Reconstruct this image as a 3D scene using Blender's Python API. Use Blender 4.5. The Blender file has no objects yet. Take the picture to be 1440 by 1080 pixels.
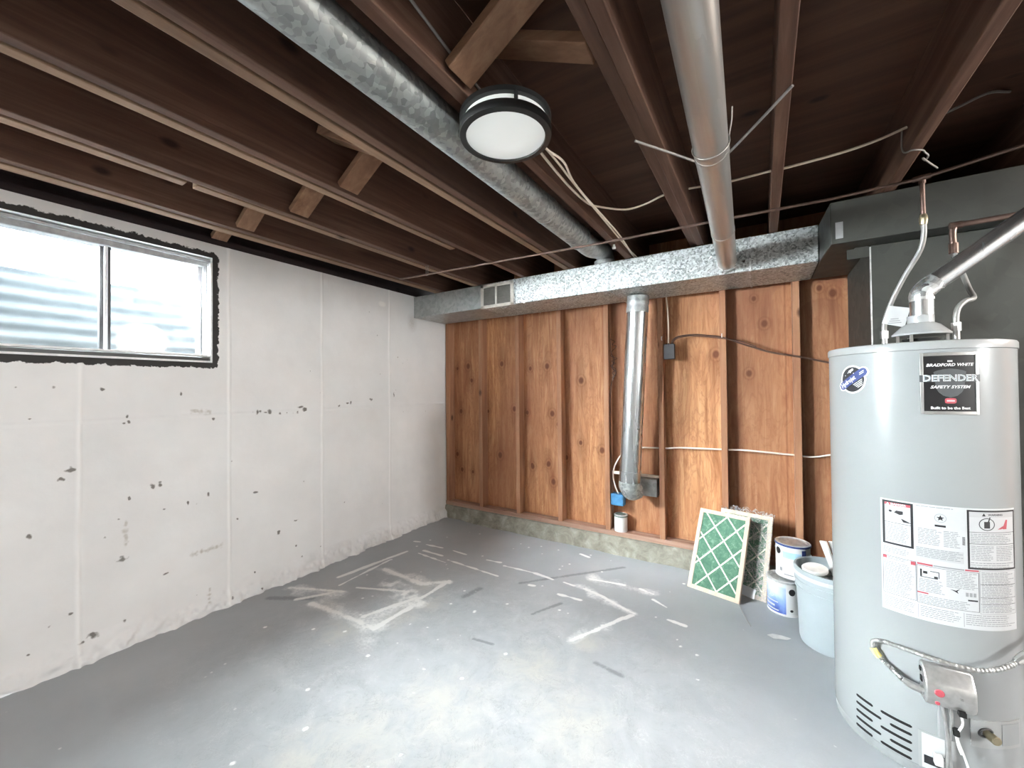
import bpy, bmesh, math, random
import numpy as np
from mathutils import Vector, Matrix
PI = math.pi
R_ = math.radians
random.seed(7)
rng = np.random.default_rng(7)
sc = bpy.context.scene
COL = sc.collection

# ------------------------------------------------------------------ materials
def new_mat(name):
    m = bpy.data.materials.new(name)
    m.use_nodes = True
    nt = m.node_tree
    b = nt.nodes['Principled BSDF']
    return m, nt, b

def N(nt, typ, **kw):
    n = nt.nodes.new(typ)
    for k, v in kw.items():
        setattr(n, k, v)
    return n

def ramp(nt, fac, stops):
    r = N(nt, 'ShaderNodeValToRGB')
    els = r.color_ramp.elements
    while len(els) < len(stops):
        els.new(0.5)
    for e, (p, c) in zip(els, stops):
        e.position = p
        e.color = (c[0], c[1], c[2], 1) if not isinstance(c, (int, float)) else (c, c, c, 1)
    nt.links.new(fac, r.inputs[0])
    return r.outputs[0]

def mixc(nt, fac, a, b, mode='MIX'):
    m = N(nt, 'ShaderNodeMix', data_type='RGBA', blend_type=mode)
    if isinstance(fac, (int, float)): m.inputs[0].default_value = fac
    else: nt.links.new(fac, m.inputs[0])
    for s, v in ((6, a), (7, b)):
        if isinstance(v, tuple): m.inputs[s].default_value = (v[0], v[1], v[2], 1)
        else: nt.links.new(v, m.inputs[s])
    return m.outputs[2]

def mth(nt, op, a, b=None, clamp=False):
    m = N(nt, 'ShaderNodeMath', operation=op, use_clamp=clamp)
    for i, v in enumerate((a, b)):
        if v is None: continue
        if isinstance(v, (int, float)): m.inputs[i].default_value = v
        else: nt.links.new(v, m.inputs[i])
    return m.outputs[0]

def coords(nt, scale=(1, 1, 1), rand=True, kind='Object'):
    tc = N(nt, 'ShaderNodeTexCoord')
    out = tc.outputs[kind]
    if rand:
        oi = N(nt, 'ShaderNodeObjectInfo')
        k = mth(nt, 'MULTIPLY', oi.outputs['Random'], 9.0)
        va = N(nt, 'ShaderNodeVectorMath', operation='ADD')
        nt.links.new(out, va.inputs[0]); nt.links.new(k, va.inputs[1])
        out = va.outputs[0]
    mp = N(nt, 'ShaderNodeMapping')
    mp.inputs['Scale'].default_value = scale
    nt.links.new(out, mp.inputs[0])
    return mp.outputs[0]

def noise(nt, vec, scale, detail=4, rough=.55, dist=0):
    n = N(nt, 'ShaderNodeTexNoise')
    n.inputs['Scale'].default_value = scale
    n.inputs['Detail'].default_value = detail
    n.inputs['Roughness'].default_value = rough
    n.inputs['Distortion'].default_value = dist
    nt.links.new(vec, n.inputs['Vector'])
    return n.outputs['Fac']

def bump(nt, b, h, strength=.3, dist=.01):
    bp = N(nt, 'ShaderNodeBump')
    bp.inputs['Strength'].default_value = strength
    bp.inputs['Distance'].default_value = dist
    nt.links.new(h, bp.inputs['Height'])
    nt.links.new(bp.outputs[0], b.inputs['Normal'])

def plain(name, c, rough=.5, metal=0., var=.12, scale=30, spec=.5):
    m, nt, b = new_mat(name)
    v = coords(nt)
    n = noise(nt, v, scale, 4)
    lo = tuple(x * (1 - var) for x in c); hi = tuple(min(1, x * (1 + var)) for x in c)
    nt.links.new(ramp(nt, n, [(.3, lo), (.7, hi)]), b.inputs['Base Color'])
    b.inputs['Roughness'].default_value = rough
    b.inputs['Metallic'].default_value = metal
    b.inputs['Specular IOR Level'].default_value = spec
    return m

def wood(name, dark, mid, light, axis=2, rough=.65, fine=26, knots=True):
    m, nt, b = new_mat(name)
    s = [1., 1., 1.]; s[axis] = .055
    v = coords(nt, tuple(s))
    n = noise(nt, v, fine, 7, .62, .4)
    col = ramp(nt, n, [(.28, dark), (.5, mid), (.74, light)])
    s2 = [1., 1., 1.]; s2[axis] = .25
    v2 = coords(nt, tuple(s2))
    big = noise(nt, v2, 4.0, 3)
    col = mixc(nt, ramp(nt, big, [(.35, 0.), (.7, .55)]), col, dark)
    if knots:
        s3 = [1., 1., 1.]; s3[axis] = .55
        vo = N(nt, 'ShaderNodeTexVoronoi')
        vo.inputs['Scale'].default_value = 5.5
        nt.links.new(coords(nt, tuple(s3)), vo.inputs['Vector'])
        col = mixc(nt, ramp(nt, vo.outputs['Distance'], [(.05, .9), (.12, 0.)]), col, tuple(x * .35 for x in dark))
    nt.links.new(col, b.inputs['Base Color'])
    b.inputs['Roughness'].default_value = rough
    b.inputs['Specular IOR Level'].default_value = .25
    bump(nt, b, n, .25, .004)
    return m

M = {}
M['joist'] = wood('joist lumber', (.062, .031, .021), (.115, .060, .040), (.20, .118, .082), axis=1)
M['strip'] = wood('nailer lumber', (.15, .085, .052), (.24, .15, .095), (.33, .22, .145), axis=1)
M['brace'] = wood('bridging lumber', (.15, .075, .043), (.25, .14, .082), (.36, .22, .135), axis=0)
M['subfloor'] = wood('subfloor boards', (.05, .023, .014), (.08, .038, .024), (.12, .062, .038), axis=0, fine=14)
M['stud'] = wood('stud lumber', (.24, .110, .062), (.38, .195, .110), (.50, .29, .175), axis=2)
M['plate'] = wood('sole plate lumber', (.24, .13, .09), (.40, .25, .185), (.54, .38, .30), axis=0)
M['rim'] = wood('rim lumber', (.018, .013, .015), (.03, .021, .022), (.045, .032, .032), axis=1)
M['oldwhite'] = plain('bare white lath', (.78, .70, .60), .6)

def mat_ply():
    m, nt, b = new_mat('plywood sheathing')
    v = coords(nt, (1, 1, .07), rand=False)
    n = noise(nt, v, 24, 8, .65, 1.2)
    col = ramp(nt, n, [(.30, (.30, .118, .050)), (.5, (.50, .245, .115)), (.70, (.65, .38, .20))])
    vb = coords(nt, (1, 1, .22), rand=False)
    fl = noise(nt, vb, 9, 6, .6, 3.0)
    col = mixc(nt, ramp(nt, fl, [(.46, 0.), (.5, .40), (.56, 0.)]), col, (.24, .09, .04))
    vc = coords(nt, (1, 1, .25), rand=False)
    big = noise(nt, vc, 2.6, 3)
    col = mixc(nt, ramp(nt, big, [(.4, 0.), (.68, .6)]), col, (.29, .115, .06))
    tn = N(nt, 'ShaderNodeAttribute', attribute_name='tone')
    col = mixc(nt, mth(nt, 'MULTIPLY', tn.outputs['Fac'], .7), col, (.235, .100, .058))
    at = N(nt, 'ShaderNodeAttribute', attribute_name='knot')
    col = mixc(nt, ramp(nt, at.outputs['Fac'], [(.05, 0.), (.35, .45), (.55, .25), (.75, .9)]), col, (.12, .035, .015))
    nt.links.new(col, b.inputs['Base Color'])
    b.inputs['Roughness'].default_value = .6
    b.inputs['Specular IOR Level'].default_value = .25
    bump(nt, b, n, .3, .003)
    return m
M['ply'] = mat_ply()

def mat_wall():
    m, nt, b = new_mat('white painted concrete')
    v = coords(nt, rand=False)
    n = noise(nt, v, 2.2, 5, .6)
    col = ramp(nt, n, [(.3, (.74, .745, .74)), (.7, (.83, .835, .83))])
    f = noise(nt, v, 60, 4, .6)
    at = N(nt, 'ShaderNodeAttribute', attribute_name='chip')
    k = mth(nt, 'MULTIPLY', at.outputs['Fac'], mth(nt, 'ADD', mth(nt, 'MULTIPLY', f, 1.6), .1))
    col = mixc(nt, ramp(nt, k, [(.30, 0.), (.75, 1.)]), col, (.20, .19, .175))
    at2 = N(nt, 'ShaderNodeAttribute', attribute_name='smudge')
    col = mixc(nt, mth(nt, 'MULTIPLY', at2.outputs['Fac'], f), col, (.36, .33, .27))
    at3 = N(nt, 'ShaderNodeAttribute', attribute_name='tar')
    k3 = mth(nt, 'ADD', at3.outputs['Fac'], mth(nt, 'MULTIPLY', mth(nt, 'SUBTRACT', f, .5), .9))
    col = mixc(nt, ramp(nt, k3, [(.45, 0.), (.55, 1.)]), col, (.035, .033, .032))
    at4 = N(nt, 'ShaderNodeAttribute', attribute_name='fresh')
    col = mixc(nt, at4.outputs['Fac'], col, (.93, .93, .91))
    nt.links.new(col, b.inputs['Base Color'])
    b.inputs['Roughness'].default_value = .7
    b.inputs['Specular IOR Level'].default_value = .3
    h = mth(nt, 'ADD', mth(nt, 'MULTIPLY', noise(nt, v, 12, 5), .6), mth(nt, 'MULTIPLY', f, .12))
    bump(nt, b, h, .25, .01)
    return m
M['wall'] = mat_wall()

def mat_floor():
    m, nt, b = new_mat('worn grey floor paint')
    v = coords(nt, rand=False)
    big = noise(nt, v, 1.6, 4)
    col = ramp(nt, big, [(.3, (.35, .375, .395)), (.7, (.425, .45, .468))])
    mid = noise(nt, v, 9, 8, .68, .6)
    fine = noise(nt, v, 55, 6, .7)
    A = lambda s: N(nt, 'ShaderNodeAttribute', attribute_name=s).outputs['Fac']
    # broad worn zone: paint scuffed to a paler film
    w = mth(nt, 'MULTIPLY', A('worn'), mth(nt, 'ADD', mth(nt, 'MULTIPLY', mid, 1.5), -.15), True)
    col = mixc(nt, mth(nt, 'MULTIPLY', w, .75), col, (.53, .545, .55))
    cl = noise(nt, v, 4.5, 9, .72, 1.4)
    col = mixc(nt, mth(nt, 'MULTIPLY', ramp(nt, cl, [(.42, 0.), (.62, .55)]), A('worn')), col, (.36, .375, .385))
    sc1 = noise(nt, v, 16, 5, .65, 3.5)
    s1 = mth(nt, 'MULTIPLY', ramp(nt, sc1, [(.47, 0.), (.495, 1.), (.52, 0.)]), ramp(nt, mid, [(.5, 0.), (.6, 1.)]))
    col = mixc(nt, mth(nt, 'MULTIPLY', mth(nt, 'MULTIPLY', s1, A('worn')), .6), col, (.66, .67, .67))
    # cream patches
    p = mth(nt, 'MULTIPLY', A('patch'), mth(nt, 'ADD', mth(nt, 'MULTIPLY', mid, 2.2), -.45), True)
    col = mixc(nt, ramp(nt, p, [(.2, 0.), (.7, .8)]), col, (.525, .52, .485))
    # dark scuffs
    d = mth(nt, 'MULTIPLY', A('scuff'), mth(nt, 'ADD', mth(nt, 'MULTIPLY', mth(nt, 'ADD', fine, mid), 1.2), -.45), True)
    col = mixc(nt, ramp(nt, d, [(.3, 0.), (.6, .7)]), col, (.19, .20, .21))
    # curly scratches
    sc_ = noise(nt, v, 7, 6, .7, 2.5)
    s2 = mth(nt, 'MULTIPLY', ramp(nt, sc_, [(.485, 0.), (.5, 1.), (.515, 0.)]), A('worn'))
    col = mixc(nt, mth(nt, 'MULTIPLY', mth(nt, 'MULTIPLY', s2, ramp(nt, cl, [(.45, 0.), (.55, 1.)])), .55), col, (.24, .25, .26))
    # white drips and chips
    s = mth(nt, 'MULTIPLY', A('streak'), mth(nt, 'ADD', mth(nt, 'MULTIPLY', mth(nt, 'ADD', fine, mth(nt, 'MULTIPLY', mid, .8)), 1.9), -.75), True)
    col = mixc(nt, ramp(nt, s, [(.14, 0.), (.45, .95)]), col, (.86, .86, .84))
    vo = N(nt, 'ShaderNodeTexVoronoi'); vo.inputs['Scale'].default_value = 9
    nt.links.new(v, vo.inputs['Vector'])
    sp = mth(nt, 'MULTIPLY', ramp(nt, vo.outputs['Distance'], [(.03, 1.), (.06, 0.)]), ramp(nt, mid, [(.5, 0.), (.56, 1.)]))
    col = mixc(nt, mth(nt, 'MULTIPLY', sp, .8), col, (.75, .75, .73))
    nt.links.new(col, b.inputs['Base Color'])
    b.inputs['Roughness'].default_value = .48
    b.inputs['Specular IOR Level'].default_value = .35
    bump(nt, b, mth(nt, 'ADD', mid, mth(nt, 'MULTIPLY', fine, .3)), .12, .006)
    return m
M['floor'] = mat_floor()

def mat_curb():
    m, nt, b = new_mat('rough mortar curb')
    v = coords(nt, rand=False)
    n = noise(nt, v, 12, 7, .65, .5)
    col = ramp(nt, n, [(.3, (.17, .16, .13)), (.55, (.29, .278, .23)), (.75, (.43, .415, .365))])
    nt.links.new(col, b.inputs['Base Color'])
    b.inputs['Roughness'].default_value = .9
    bump(nt, b, n, .8, .02)
    return m
M['curb'] = mat_curb()

def spangle(name, lo, mid, hi, scale=90, metal=.6, rough=(.3, .55), stretch=(1, 1, 1)):
    m, nt, b = new_mat(name)
    v = coords(nt, stretch)
    vo = N(nt, 'ShaderNodeTexVoronoi'); vo.inputs['Scale'].default_value = scale
    wv = N(nt, 'ShaderNodeVectorMath', operation='ADD')
    n1 = N(nt, 'ShaderNodeTexNoise'); n1.inputs['Scale'].default_value = scale * .5
    nt.links.new(v, n1.inputs['Vector'])
    sv = N(nt, 'ShaderNodeVectorMath', operation='SCALE'); sv.inputs['Scale'].default_value = 1.2 / scale
    nt.links.new(n1.outputs['Color'], sv.inputs[0])
    nt.links.new(v, wv.inputs[0]); nt.links.new(sv.outputs[0], wv.inputs[1])
    nt.links.new(wv.outputs[0], vo.inputs['Vector'])
    sep = N(nt, 'ShaderNodeSeparateColor'); nt.links.new(vo.outputs['Color'], sep.inputs[0])
    big = noise(nt, v, 5, 4)
    k = mth(nt, 'ADD', mth(nt, 'MULTIPLY', sep.outputs[0], .7), mth(nt, 'MULTIPLY', big, .45))
    nt.links.new(ramp(nt, k, [(.2, lo), (.5, mid), (.85, hi)]), b.inputs['Base Color'])
    nt.links.new(ramp(nt, sep.outputs[1], [(0., rough[0]), (1., rough[1])]), b.inputs['Roughness'])
    b.inputs['Metallic'].default_value = metal
    return m
M['spangle'] = spangle('spangled galvanised steel', (.20, .22, .22), (.46, .49, .49), (.70, .74, .74), 110, .6, (.4, .52))
M['dullsteel'] = spangle('dull galvanised steel', (.34, .36, .355), (.40, .42, .415), (.47, .49, .485), 40, .6, (.4, .55))
M['ductspot'] = spangle('blotchy galvanised steel', (.22, .24, .235), (.30, .32, .315), (.42, .45, .44), 62, .6, (.38, .55))
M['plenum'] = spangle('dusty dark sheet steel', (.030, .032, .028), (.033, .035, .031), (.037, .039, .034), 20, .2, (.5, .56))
M['pipe'] = spangle('bright galvanised pipe', (.50, .52, .53), (.535, .555, .565), (.57, .59, .60), 60, .95, (.265, .275), (1, 1, .1))
M['tube'] = spangle('smooth grey tin pipe', (.47, .46, .44), (.49, .48, .46), (.515, .505, .485), 60, .8, (.30, .34), (1, .06, 1))
M['foil'] = spangle('crinkled foil', (.35, .36, .36), (.58, .6, .6), (.85, .87, .87), 70, .9, (.2, .5))
M['chrome'] = plain('brushed silver', (.42, .42, .41), .40, .85, .06)
M['valve'] = plain('cast silver', (.50, .50, .49), .34, .75, .15, 40)
M['black'] = plain('black powder coat', (.012, .013, .013), .42)
M['blackflat'] = plain('black void', (.004, .004, .004), .9, var=.02)
M['darkbox'] = plain('dark grey box', (.035, .035, .037), .55)
M['blue'] = plain('blue plastic box', (.06, .22, .42), .5, var=.2)
M['enamel'] = plain('grey heater enamel', (.285, .30, .305), .22, 0, .015, 4)
M['enamel2'] = plain('grey top enamel', (.32, .33, .33), .25, 0, .02, 4)
M['grey'] = plain('dark grey base', (.22, .23, .235), .45)
M['white'] = plain('white print', (.70, .70, .69), .5, 0, .02)
M['paper'] = plain('white label paper', (.50, .515, .525), .42, 0, .02)
M['inkgrey'] = plain('grey small print', (.26, .27, .28), .6, 0, .05)
M['inkmid'] = plain('pale grey tint', (.44, .45, .46), .6, 0, .03)
M['ink'] = plain('black ink', (.012, .012, .014), .5)
M['red'] = plain('red ink', (.42, .07, .09), .5)
M['badge'] = plain('black badge', (.010, .010, .011), .3)
M['shield'] = plain('dark grey shield', (.075, .082, .085), .4)
M['steelblue'] = plain('steel blue letters', (.16, .24, .27), .35)
M['navy'] = plain('navy sticker blue', (.035, .055, .19), .4)
M['copper'] = plain('dull copper', (.17, .115, .095), .42, .8, .25, 40)
M['brass'] = plain('dull brass', (.27, .235, .155), .38, .8, .2)
M['cable'] = plain('cream cable jacket', (.62, .52, .42), .5, var=.08)
M['cablewhite'] = plain('white cable jacket', (.82, .76, .68), .5, var=.06)
M['cabledark'] = plain('brown armoured cable', (.085, .04, .025), .5)
M['wire'] = plain('grey wire', (.33, .31, .29), .45, .4)
M['yellow'] = plain('yellow tape', (.70, .62, .22), .5)
M['flex'] = plain('grey flexible hose', (.26, .26, .25), .45, .4)
M['card'] = wood('pale cardboard', (.50, .40, .30), (.62, .51, .40), (.72, .62, .50), axis=2, knots=False)
M['cream'] = plain('cream card lattice', (.80, .77, .64), .6, 0, .05)
M['bucket'] = plain('pale blue plastic pail', (.37, .42, .44), .4, 0, .04, 6)
M['bucketrim'] = plain('white pail rim', (.58, .61, .61), .4)
M['lid'] = plain('white plastic lid', (.68, .68, .66), .4)
M['murk'] = plain('dirty contents', (.20, .21, .20), .9, 0, .6, 60)
M['tin'] = plain('paint tin lid', (.52, .53, .54), .35, .6, .25, 50)
M['greencap'] = plain('grey green tin lid', (.20, .26, .22), .45, .3)
M['register'] = plain('off white register', (.66, .63, .57), .5)
M['louver'] = plain('grey register damper', (.13, .125, .11), .55)
M['frame'] = plain('weathered window aluminium', (.34, .345, .35), .45, .35, .2)
M['sash'] = plain('white window frame', (.78, .79, .79), .45)
M['well'] = plain('ribbed window well steel', (.19, .215, .23), .6, .0, .10, 10)
M['soil'] = plain('gravel and soil', (.05, .047, .04), .95, 0, .5, 40)
M['bouncecoat'] = plain('black bounce cutting coat', (.012, .012, .012), .9, 0, .2, 20, .1)
M['plainwall'] = plain('plain white wall', (.74, .73, .70), .75, 0, .04, 3)

def mat_media():
    m, nt, b = new_mat('green filter media')
    v = coords(nt)
    n = noise(nt, v, 34, 7, .7, 1.0)
    nt.links.new(ramp(nt, n, [(.3, (.05, .125, .085)), (.55, (.088, .20, .128)), (.78, (.30, .41, .32))]), b.inputs['Base Color'])
    b.inputs['Roughness'].default_value = .85
    bump(nt, b, n, .5, .01)
    return m
M['media'] = mat_media()

def mat_label_blue():
    m, nt, b = new_mat('blue and white tin label')
    v = coords(nt, rand=False)
    n = noise(nt, v, 9, 4, .5, 1.0)
    sep = N(nt, 'ShaderNodeSeparateXYZ'); nt.links.new(coords(nt, rand=False), sep.inputs[0])
    k = mth(nt, 'ADD', mth(nt, 'MULTIPLY', sep.outputs[2], -3.2), mth(nt, 'ADD', mth(nt, 'MULTIPLY', n, .6), .45))
    nt.links.new(ramp(nt, k, [(.25, (.62, .70, .82)), (.45, (.25, .38, .68)), (.7, (.045, .085, .36))]), b.inputs['Base Color'])
    b.inputs['Roughness'].default_value = .35
    return m
M['labelblue'] = mat_label_blue()
M['lightblue'] = plain('pale blue stripe', (.38, .60, .75), .4)

def mat_diffuser():
    m, nt, b = new_mat('frosted lamp diffuser')
    v = coords(nt)
    n = noise(nt, v, 3, 2)
    nt.links.new(ramp(nt, n, [(.3, (.80, .82, .80)), (.7, (.86, .87, .86))]), b.inputs['Base Color'])
    b.inputs['Roughness'].default_value = .35
    b.inputs['Emission Color'].default_value = (.93, 1., .96, 1)
    b.inputs['Emission Strength'].default_value = .12
    return m
M['diffuser'] = mat_diffuser()

def mat_glass(name, dirt):
    m, nt, b = new_mat(name)
    out = nt.nodes['Material Output']
    v = coords(nt, rand=False)
    n = noise(nt, v, 20, 8, .75, .5)
    n2 = noise(nt, v, 5, 5, .6)
    tr = N(nt, 'ShaderNodeBsdfTransparent'); tr.inputs[0].default_value = (.93, .96, .97, 1)
    df = N(nt, 'ShaderNodeBsdfTranslucent'); df.inputs[0].default_value = (.30, .34, .37, 1)
    gl = N(nt, 'ShaderNodeBsdfGlossy'); gl.inputs['Roughness'].default_value = .05
    k = mth(nt, 'MULTIPLY', n, n2)
    mx = N(nt, 'ShaderNodeMixShader')
    nt.links.new(ramp(nt, k, [(.16, dirt * .1), (.36, dirt)]), mx.inputs[0])
    nt.links.new(tr.outputs[0], mx.inputs[1]); nt.links.new(df.outputs[0], mx.inputs[2])
    mx2 = N(nt, 'ShaderNodeMixShader'); mx2.inputs[0].default_value = .04
    nt.links.new(mx.outputs[0], mx2.inputs[1]); nt.links.new(gl.outputs[0], mx2.inputs[2])
    nt.links.new(mx2.outputs[0], out.inputs[0])
    return m
M['glass'] = mat_glass('dirty window glass', .03)

def mat_film():
    m, nt, b = new_mat('clear shrink wrap')
    out = nt.nodes['Material Output']
    v = coords(nt)
    n = noise(nt, v, 22, 6, .7, 2.0)
    tr = N(nt, 'ShaderNodeBsdfTransparent'); tr.inputs[0].default_value = (.95, .95, .95, 1)
    b.inputs['Base Color'].default_value = (.8, .78, .75, 1)
    b.inputs['Roughness'].default_value = .18
    mx = N(nt, 'ShaderNodeMixShader')
    nt.links.new(ramp(nt, n, [(.45, .10), (.52, .55), (.58, .15)]), mx.inputs[0])
    nt.links.new(tr.outputs[0], mx.inputs[1]); nt.links.new(b.outputs[0], mx.inputs[2])
    nt.links.new(mx.outputs[0], out.inputs[0])
    bump(nt, b, n, .8, .02)
    return m
M['film'] = mat_film()

# ------------------------------------------------------------------ mesh building
def smooth_path(pts, k=6):
    P = [Vector(p) for p in pts]
    if len(P) < 3: return P
    P = [P[0] * 2 - P[1]] + P + [P[-1] * 2 - P[-2]]
    out = []
    for i in range(1, len(P) - 2):
        a, b, c, d = P[i - 1:i + 3]
        for j in range(k):
            t = j / k
            out.append(.5 * ((2 * b) + (c - a) * t + (2 * a - 5 * b + 4 * c - d) * t * t + (3 * b - a - 3 * c + d) * t ** 3))
    out.append(P[-2])
    return out

class MB:
    def __init__(s):
        s.v = []; s.f = []
    def add(s, verts, faces):
        o = len(s.v)
        s.v += [Vector(v) for v in verts]
        s.f += [tuple(i + o for i in f) for f in faces]
        return s
    def box(s, x0, x1, y0, y1, z0, z1, mat=None):
        vs = [Vector((x, y, z)) for z in (z0, z1) for y in (y0, y1) for x in (x0, x1)]
        if mat is not None: vs = [mat @ v for v in vs]
        return s.add(vs, [(0, 2, 3, 1), (4, 5, 7, 6), (0, 1, 5, 4), (2, 6, 7, 3), (0, 4, 6, 2), (1, 3, 7, 5)])
    def bar(s, a, b, wdir, w, t):
        """rectangular bar from a to b; w along wdir, t across"""
        a = Vector(a); b = Vector(b); d = (b - a).normalized()
        W = Vector(wdir); W = (W - d * W.dot(d)).normalized(); T = d.cross(W)
        vs = [p + W * (i * w / 2) + T * (j * t / 2) for p in (a, b) for i, j in ((-1, -1), (1, -1), (1, 1), (-1, 1))]
        return s.add(vs, [(3, 2, 1, 0), (4, 5, 6, 7), (0, 1, 5, 4), (1, 2, 6, 5), (2, 3, 7, 6), (3, 0, 4, 7)])
    def tube(s, pts, r, n=12, cap=True, smooth=0):
        P = smooth_path(pts, smooth) if smooth else [Vector(p) for p in pts]
        rs = r if isinstance(r, (list, tuple)) else [r] * len(P)
        if len(rs) != len(P):
            rs = list(np.interp(np.linspace(0, 1, len(P)), np.linspace(0, 1, len(rs)), rs))
        T = [(P[min(i + 1, len(P) - 1)] - P[max(i - 1, 0)]).normalized() for i in range(len(P))]
        u = T[0].orthogonal().normalized()
        vs = []; fs = []
        for i, p in enumerate(P):
            u = (u - T[i] * u.dot(T[i]))
            u = u.normalized() if u.length > 1e-6 else T[i].orthogonal().normalized()
            w = T[i].cross(u)
            for k in range(n):
                a = 2 * PI * k / n
                vs.append(p + (u * math.cos(a) + w * math.sin(a)) * rs[i])
        for i in range(len(P) - 1):
            for k in range(n):
                k2 = (k + 1) % n
                fs.append((i * n + k, i * n + k2, (i + 1) * n + k2, (i + 1) * n + k))
        if cap:
            fs.append(tuple(reversed(range(n)))); fs.append(tuple((len(P) - 1) * n + k for k in range(n)))
        return s.add(vs, fs)
    def lathe(s, prof, c=(0, 0, 0), n=48, mat=None):
        """profile of (r, z); r=0 ends close"""
        vs = []; fs = []; c = Vector(c)
        for r, z in prof:
            for k in range(n):
                a = 2 * PI * k / n
                p = Vector((r * math.cos(a), r * math.sin(a), z))
                vs.append((mat @ p if mat else p) + c)
        for i in range(len(prof) - 1):
            for k in range(n):
                k2 = (k + 1) % n
                fs.append((i * n + k, i * n + k2, (i + 1) * n + k2, (i + 1) * n + k))
        fs.append(tuple(reversed(range(n)))) ; fs.append(tuple((len(prof) - 1) * n + k for k in range(n)))
        return s.add(vs, fs)
    def cylpatch(s, c, r, a0, a1, z0, z1, t=.0006, step=3.0):
        """thin curved slab on a vertical cylinder, angles in degrees"""
        n = max(1, int(abs(a1 - a0) / step + .999))
        vs = []; fs = []
        for i in range(n + 1):
            a = R_(a0 + (a1 - a0) * i / n); ca, sa = math.cos(a), math.sin(a)
            for rr, z in ((r, z0), (r + t, z0), (r + t, z1), (r, z1)):
                vs.append((c[0] + rr * ca, c[1] + rr * sa, z))
        for i in range(n):
            for k in range(4):
                k2 = (k + 1) % 4
                fs.append((i * 4 + k, (i + 1) * 4 + k, (i + 1) * 4 + k2, i * 4 + k2))
        fs.append((0, 1, 2, 3)); fs.append((n * 4 + 3, n * 4 + 2, n * 4 + 1, n * 4))
        return s.add(vs, fs)
    def poly(s, pts, fn, h):
        """extruded polygon: pts 2D, fn(x, y, depth) -> 3D"""
        n = len(pts)
        vs = [fn(x, y, 0) for x, y in pts] + [fn(x, y, h) for x, y in pts]
        fs = [tuple(reversed(range(n))), tuple(range(n, 2 * n))] + [(i, (i + 1) % n, (i + 1) % n + n, i + n) for i in range(n)]
        return s.add(vs, fs)
    def build(s, name, mat, parent=None, bevel=0, shade=True, local=False, angle=35):
        off = Vector((0, 0, 0))
        if parent is not None and not local:
            p = parent
            while p is not None:
                off += p.location; p = p.parent
        me = bpy.data.meshes.new(name)
        me.from_pydata([tuple(v - off) for v in s.v], [], s.f)
        bm = bmesh.new(); bm.from_mesh(me)
        bmesh.ops.recalc_face_normals(bm, faces=bm.faces); bm.to_mesh(me); bm.free()
        if shade:
            me.polygons.foreach_set('use_smooth', [True] * len(me.polygons))
            me.set_sharp_from_angle(angle=R_(angle))
        me.materials.append(M[mat])
        o = bpy.data.objects.new(name, me)
        COL.objects.link(o)
        if parent is not None: o.parent = parent
        if bevel:
            b = o.modifiers.new('bevel', 'BEVEL'); b.width = bevel; b.segments = 2; b.limit_method = 'ANGLE'
        return o

def tag(o, label=None, cat=None, group=None, kind=None):
    if label: o['label'] = label
    if cat: o['category'] = cat
    if group: o['group'] = group
    if kind: o['kind'] = kind
    return o

def thing(name, label, cat, loc=(0, 0, 0), group=None):
    o = bpy.data.objects.new(name, None)
    o.empty_display_size = .05
    o.location = loc
    COL.objects.link(o)
    return tag(o, label, cat, group)

def struct(o, label=None, cat=None):
    return tag(o, label, cat, kind='structure')

def text_geo(body, size, bold=0., shear=0., squash=1.):
    cu = bpy.data.curves.new('lettering', 'FONT')
    cu.body = body; cu.size = size; cu.offset = bold; cu.shear = shear
    cu.align_x = 'CENTER'; cu.align_y = 'CENTER'; cu.resolution_u = 2
    o = bpy.data.objects.new('lettering', cu); COL.objects.link(o)
    dg = bpy.context.evaluated_depsgraph_get()
    me = bpy.data.meshes.new_from_object(o.evaluated_get(dg))
    vs = [(v.co.x * squash, v.co.y) for v in me.vertices]
    fs = [tuple(p.vertices) for p in me.polygons]
    bpy.data.objects.remove(o); bpy.data.curves.remove(cu); bpy.data.meshes.remove(me)
    return vs, fs

# ------------------------------------------------------------------ surface-mark helpers
def seg_dist(px, py, x0, y0, x1, y1):
    dx, dy = x1 - x0, y1 - y0
    L = dx * dx + dy * dy + 1e-12
    t = np.clip(((px - x0) * dx + (py - y0) * dy) / L, 0, 1)
    return np.hypot(px - (x0 + t * dx), py - (y0 + t * dy))

def bump_(d, w):
    return np.clip(1.0 - d / w, 0, 1)

def vnoise(px, py, scale, seed):
    r = np.random.default_rng(seed)
    tab = r.random((256, 256))
    x = px * scale; y = py * scale
    xi = np.floor(x).astype(int); yi = np.floor(y).astype(int)
    fx = x - xi; fy = y - yi
    fx = fx * fx * (3 - 2 * fx); fy = fy * fy * (3 - 2 * fy)
    g = lambda i, j: tab[(xi + i) % 256, (yi + j) % 256]
    return (g(0, 0) * (1 - fx) + g(1, 0) * fx) * (1 - fy) + (g(0, 1) * (1 - fx) + g(1, 1) * fx) * fy

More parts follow.
